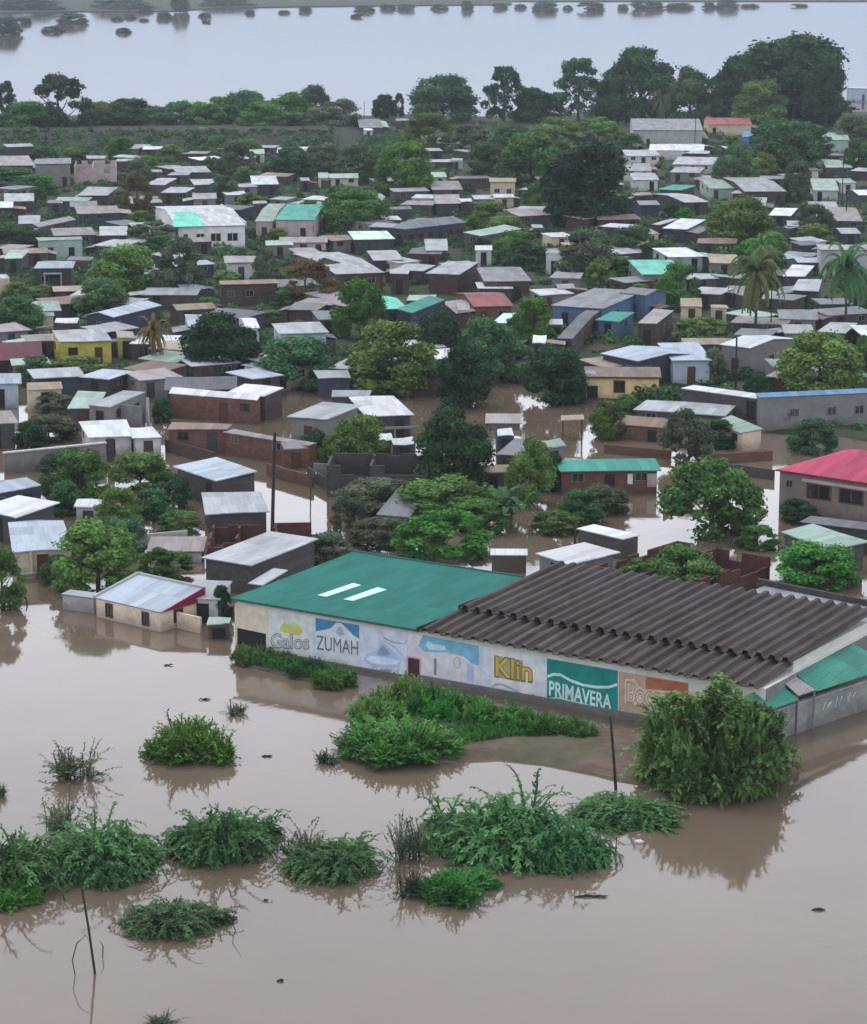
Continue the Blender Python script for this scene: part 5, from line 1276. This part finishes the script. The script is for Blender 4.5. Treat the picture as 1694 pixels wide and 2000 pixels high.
for a in [
("upright grassy bush standing alone in grey water, left",378,1492,180,128,'u','v'),
("sparse wilted bush in the water at the left",146,1532,128,88,'s','g'),
("big weeping bush at the lower left with the stake before it",214,1722,236,150,'w','w'),
("big weeping bush cut off by the lower left edge",36,1752,250,160,'w','w'),
("light low growth at the lower left edge",10,1778,130,80,'u','v'),
("twiggy bush top behind the lower left weeping bush",120,1640,120,90,'s','g'),
("rounded weeping bush, second from the left in the front row",446,1684,216,132,'w','w'),
("smaller weeping bush right of the rounded weeping bush",662,1718,196,100,'w','w'),
("twiggy grey shrub between the two front row weeping bushes",590,1690,110,82,'s','g'),
("small drowning bush near the bent reed, lower left",348,1832,186,84,'w','t'),
("sparse twigs left of the small drowning bush",268,1812,80,40,'s','g'),
("largest weeping bush in the front row, centre",972,1684,286,170,'w','w'),
("weeping bush forming the right end of the front row",1112,1704,176,128,'w','w'),
("low bright grass clump at the largest weeping bush's foot",898,1766,160,80,'u','v'),
("dark low bush behind the right end weeping bush",1222,1618,200,72,'w','w'),
("thin twiggy shrub left of the largest weeping bush",800,1690,100,110,'s','g'),
("second thin twiggy shrub below the first, centre",800,1760,70,70,'s','d'),
("small sprig at the very bottom edge of the photo",312,2012,72,36,'s','g'),
("thin weeds at the shop corner, left",462,1400,60,30,'s','g'),
]: T(*a[:6], mat=a[6], sink=.02)
T("biggest leafy bush hiding the shop's right corner", 1394, 1562, 282, 228, 'k', 'k', rot=1.1)
for a in [
          ("sunken twigs left of the mud bank's tip",640,1496,60,34,'s','d'),("weed tuft in the water at the far left edge",4,1560,34,34,'s','g')]:
    T(*a[:6], mat=a[6])
# shrubs on and off the far bank
FG = "shrubs standing in the flood along the far bank"
for x, y, w_, h_ in [(45,46,24,14),(105,62,32,14),(242,64,22,12),(320,36,24,14),(400,33,18,10),(404,44,14,6),(488,27,16,10),(284,24,22,10),(255,36,18,8),(282,41,14,6),(595,22,20,12),(712,22,36,14),(758,18,24,12),(795,19,28,13),(858,18,24,12),(976,16,26,12),(1017,16,18,10),(1110,18,14,10),(1152,20,42,20),(1217,18,18,12),(1262,18,50,22),(1325,17,46,14),(1384,16,22,14),(1422,16,34,20),(698,34,20,8),(555,26,18,7),(230,39,20,8),(1075,24,16,6),(1465,14,30,8),(1560,13,26,7)]:
    T("small grey green shrub standing in the flood near the far bank", x, y, w_, h_, 'b', 'a', gz=0, group=FG)
for a in [("larger dark shrub clump by the far bank at the left edge",12,68,64,34,'b','d'),("flat wide shrub clump near the far bank, left",140,46,66,22,'b','a'),("dark tree on the far bank at the top edge, left of centre",352,24,38,36,'d','d'),
          ("wide shrub group in the far flood, top centre",1065,20,62,18,'b','a'),("peaked shrub in the far flood, top centre",912,18,30,16,'b','d'),("far bank wood clump at the top left corner",60,22,150,26,'b','d'),("far bank wood clump left of the dark far tree",235,20,160,22,'b','a'),("far bank wood clump right of the dark far tree",440,14,130,16,'b','a')]:
    T(*a[:6], mat=a[6], gz=0)
# ---------------------------------------------------------------- grass on the mud bank, low scrub on the town soil (uncounted growth)
def grass(name, polys, n, hh, mat, gz, seed):
    g = np.random.RandomState(seed); P = []
    for pix, k in polys:
        q = [un(*p, gz) for p in pix]; c = sum(q, Vector()) / len(q)
        for _ in range(int(n * k)):
            i = g.randint(len(q)); a, b = q[i], q[(i + 1) % len(q)]; r1, r2 = math.sqrt(g.rand()), g.rand()
            P.append(c + ((a - c) * (1 - r2) + (b - c) * r2) * r1)
    P = np.array([tuple(p) for p in P]); m_ = len(P); h_ = hh * g.uniform(.4, 1.3, m_); az = g.uniform(0, 6.28, m_)
    lean = np.stack([np.cos(az), np.sin(az), np.zeros(m_)], 1); sd = np.stack([-np.sin(az), np.cos(az), np.zeros(m_)], 1) * (.05 + .04 * hh)
    up = np.array([0, 0, 1.0]); mid = P + up * h_[:, None] * .6 + lean * h_[:, None] * .15; tip = P + up * h_[:, None] + lean * h_[:, None] * .5
    q = np.stack([P - sd, P + sd, mid + sd * .8, mid - sd * .8, mid - sd * .8, mid + sd * .8, tip + sd * .1, tip - sd * .1], 1).reshape(-1, 3)
    me = quads(name, q, np.repeat(g.uniform(.65, 1.35, m_), 8)); return tag(obj(name, me, LM[mat]), kind="stuff")
grass("bank_grass", [([(690,1462),(705,1400),(740,1365),(900,1380),(1060,1410),(1150,1425),(1110,1440),(1000,1446),(900,1462),(760,1485)], 1), ([(465,1270),(560,1290),(685,1325),(685,1340),(600,1325),(480,1295)], .25)], 9000, .55, 'v', .15, 3)
town = [([(0,735),(200,742),(330,732),(800,755),(1000,735),(1290,780),(1694,840),(1694,560),(0,560)], 1), ([(0,560),(1694,560),(1694,400),(0,400)], 1.2), ([(-50,400),(1750,400),(1750,236),(720,236),(700,300),(-50,300)], 1.6), ([(-50,300),(700,300),(640,284),(-50,284)], .6)]
slope = [(g_.uniform(-60, 650), g_.uniform(256, 288)) for g_ in [random.Random(4)] for _ in range(620)]
g = np.random.RandomState(8); P, Nn, Tt, Sz = [], [], [], []
for pix, k in town:
    q = [un(*p, GZ) for p in pix]; c = sum(q, Vector()) / len(q)
    for _ in range(int(1500 * k)):
        i = g.randint(len(q)); a, b = q[i], q[(i + 1) % len(q)]; r1, r2 = math.sqrt(g.rand()), g.rand()
        o = np.array(c + ((a - c) * (1 - r2) + (b - c) * r2) * r1); r = g.uniform(.45, 1.4) * (1 + .6 * (g.rand() < .2)); n = 70
        dd = rdir(g, n); dd[:, 2] = abs(dd[:, 2]); P.append(o + dd * r * np.array([1, 1, .9]) * g.uniform(.5, 1, n)[:, None]); Nn.append(dd + g.normal(size=(n, 3)) * .5)
        Tt.append(g.uniform(.5, 1.5) * g.uniform(.7, 1.3, n)); Sz.append((.16 + r * .14) * g.uniform(.6, 1.4, n))
for u_, v_ in slope:
    o = np.array(un(u_, v_, GZ + .3 + (288 - v_) / 30 * 3.0)); r = g.uniform(.5, 1.5); n = 30; dd = rdir(g, n); dd[:, 2] = abs(dd[:, 2])
    P.append(o + dd * r * g.uniform(.4, 1, n)[:, None]); Nn.append(dd + g.normal(size=(n, 3)) * .5); Tt.append(g.uniform(.4, 1.3) * g.uniform(.7, 1.3, n)); Sz.append(.45 * g.uniform(.6, 1.4, n))
me = leaf_mesh("yard_scrub", np.concatenate(P), np.concatenate(Nn), np.concatenate(Sz), np.concatenate(Tt), 1.4, g)
tag(obj("yard_scrub", me, LM['t']), kind="stuff")
# ---------------------------------------------------------------- things floating in the flood
def twigs(label, px, py, L, seed, name="floating_debris", cat="debris"):
    g = random.Random(seed); m = MB(); L *= .75
    for k in range(9):
        a = g.uniform(-.5, .5); x = g.uniform(-L * .4, L * .4)
        m.tube([(x - L * .25 * math.cos(a), -L * .2 * math.sin(a), .02), (x, 0, g.uniform(.03, .12)), (x + L * .25 * math.cos(a), L * .25 * math.sin(a), .06)], [.03, .045, .02], 5)
    return tag(m.build(name, M_pole, None, un(px, py)), label, cat)
twigs("dark raft of sticks floating below the right end bush", 1156, 1752, 2.0, 1)
twigs("small dark driftwood right of the upright grassy bush", 520, 1478, .9, 2)
twigs("thin dark driftwood line left of the shop corner", 400, 1367, .9, 3)
twigs("dark scum line in front of the peach house's reflection", 330, 1300, .8, 4)
twigs("tiny twig floating in the open brown water, lower centre", 548, 1917, .4, 5)
twigs("tiny dark bit floating right of the small drowning bush", 520, 1760, .3, 6)
twigs("faint stick patch floating at far lower right", 1600, 1778, .9, 7)
def reed(label, px, py, pts):
    m = MB(); m.tube(pts, [.03] * (len(pts) - 1) + [.012], 6); return tag(m.build("bent_reed", M_pole, None, un(px, py)), label, "reed")
reed("bent reed arching beside the leaning stake", 148, 1905, [(0,0,-.2),(-.15,0,.8),(.1,0,1.7),(.55,.1,2.1),(.8,.1,1.6)])
reed("forked dry branch right of the small drowning bush", 452, 1818, [(.3,0,-.2),(.1,0,.3),(.05,0,.7),(.5,0,1.5)])
reed("short bent twig right of the leaning stake's foot", 200, 1870, [(0,0,-.2),(.05,0,.6),(-.1,0,.9)])
def float_(label, px, py, r, mat, name="floating_bottle"):
    m = MB(); m.tube([(-r * 1.6, 0, .05), (-r * 1.2, 0, .05), (r * .7, 0, .06), (r * 1.2, 0, .06), (r * 1.7, 0, .06)], [r * .5, r * .8, r * .8, r * .35, r * .3], 8)
    return tag(m.build(name, mat, None, un(px, py)), label, "litter")
float_("white bit of litter floating near the thin post, right", 1249, 1646, .16, M_white)
float_("white bit of litter beside the right end bush", 1198, 1655, .14, M_white)
float_("pale litter caught left of the smaller weeping bush", 556, 1676, .14, M_white)
float_("pale litter in the lower left weeping bush's edge", 50, 1726, .16, M_white)
# person-sized hung cloths on the flooded brick house
h = find("green strip roof"); w, D, H, o_ = (h[k] for k in ("w", "d", "H", "ov"))
def cloth(label, f, wd, ht, mat):
    m = MB(); n = 6; P = [(w * f + wd * i / n, o_ - .1 - .05 * math.sin(i * 2.2), z) for z in (H - .35 - ht, H - .35) for i in range(n + 1)]
    m.add(P, [(i, i + 1, i + n + 2, i + n + 1) for i in range(n)]); m.add([(p[0], p[1] + .02, p[2]) for p in P], [(i + n + 1, i + n + 2, i + 1, i) for i in range(n)])
    o = m.build("hanging_cloth", mat); o.matrix_world = h.matrix_basis.copy(); return tag(o, label, "cloth")
cloth("white cloth hanging on the flooded brick house, nearer its middle", .68, .5, 1.0, M_white)
cloth("larger pale cloth hanging at the flooded brick house's right end", .88, .9, 1.3, WM['pk'])
# ---------------------------------------------------------------- air
if HAZE:
    m = MB(); m.box(-7000, 7000, -300, 9500, -3, 62)
    hm = bpy.data.materials.new("haze_air"); hm.use_nodes = True; n = hm.node_tree.nodes; n.clear()
    out = n.new("ShaderNodeOutputMaterial"); vol = n.new("ShaderNodeVolumePrincipled")
    vol.inputs["Color"].default_value = (.86, .92, 1, 1); vol.inputs["Density"].default_value = HAZE; vol.inputs["Anisotropy"].default_value = 0
    hm.node_tree.links.new(vol.outputs[0], out.inputs["Volume"])
    tag(m.build("haze", hm), kind="stuff")
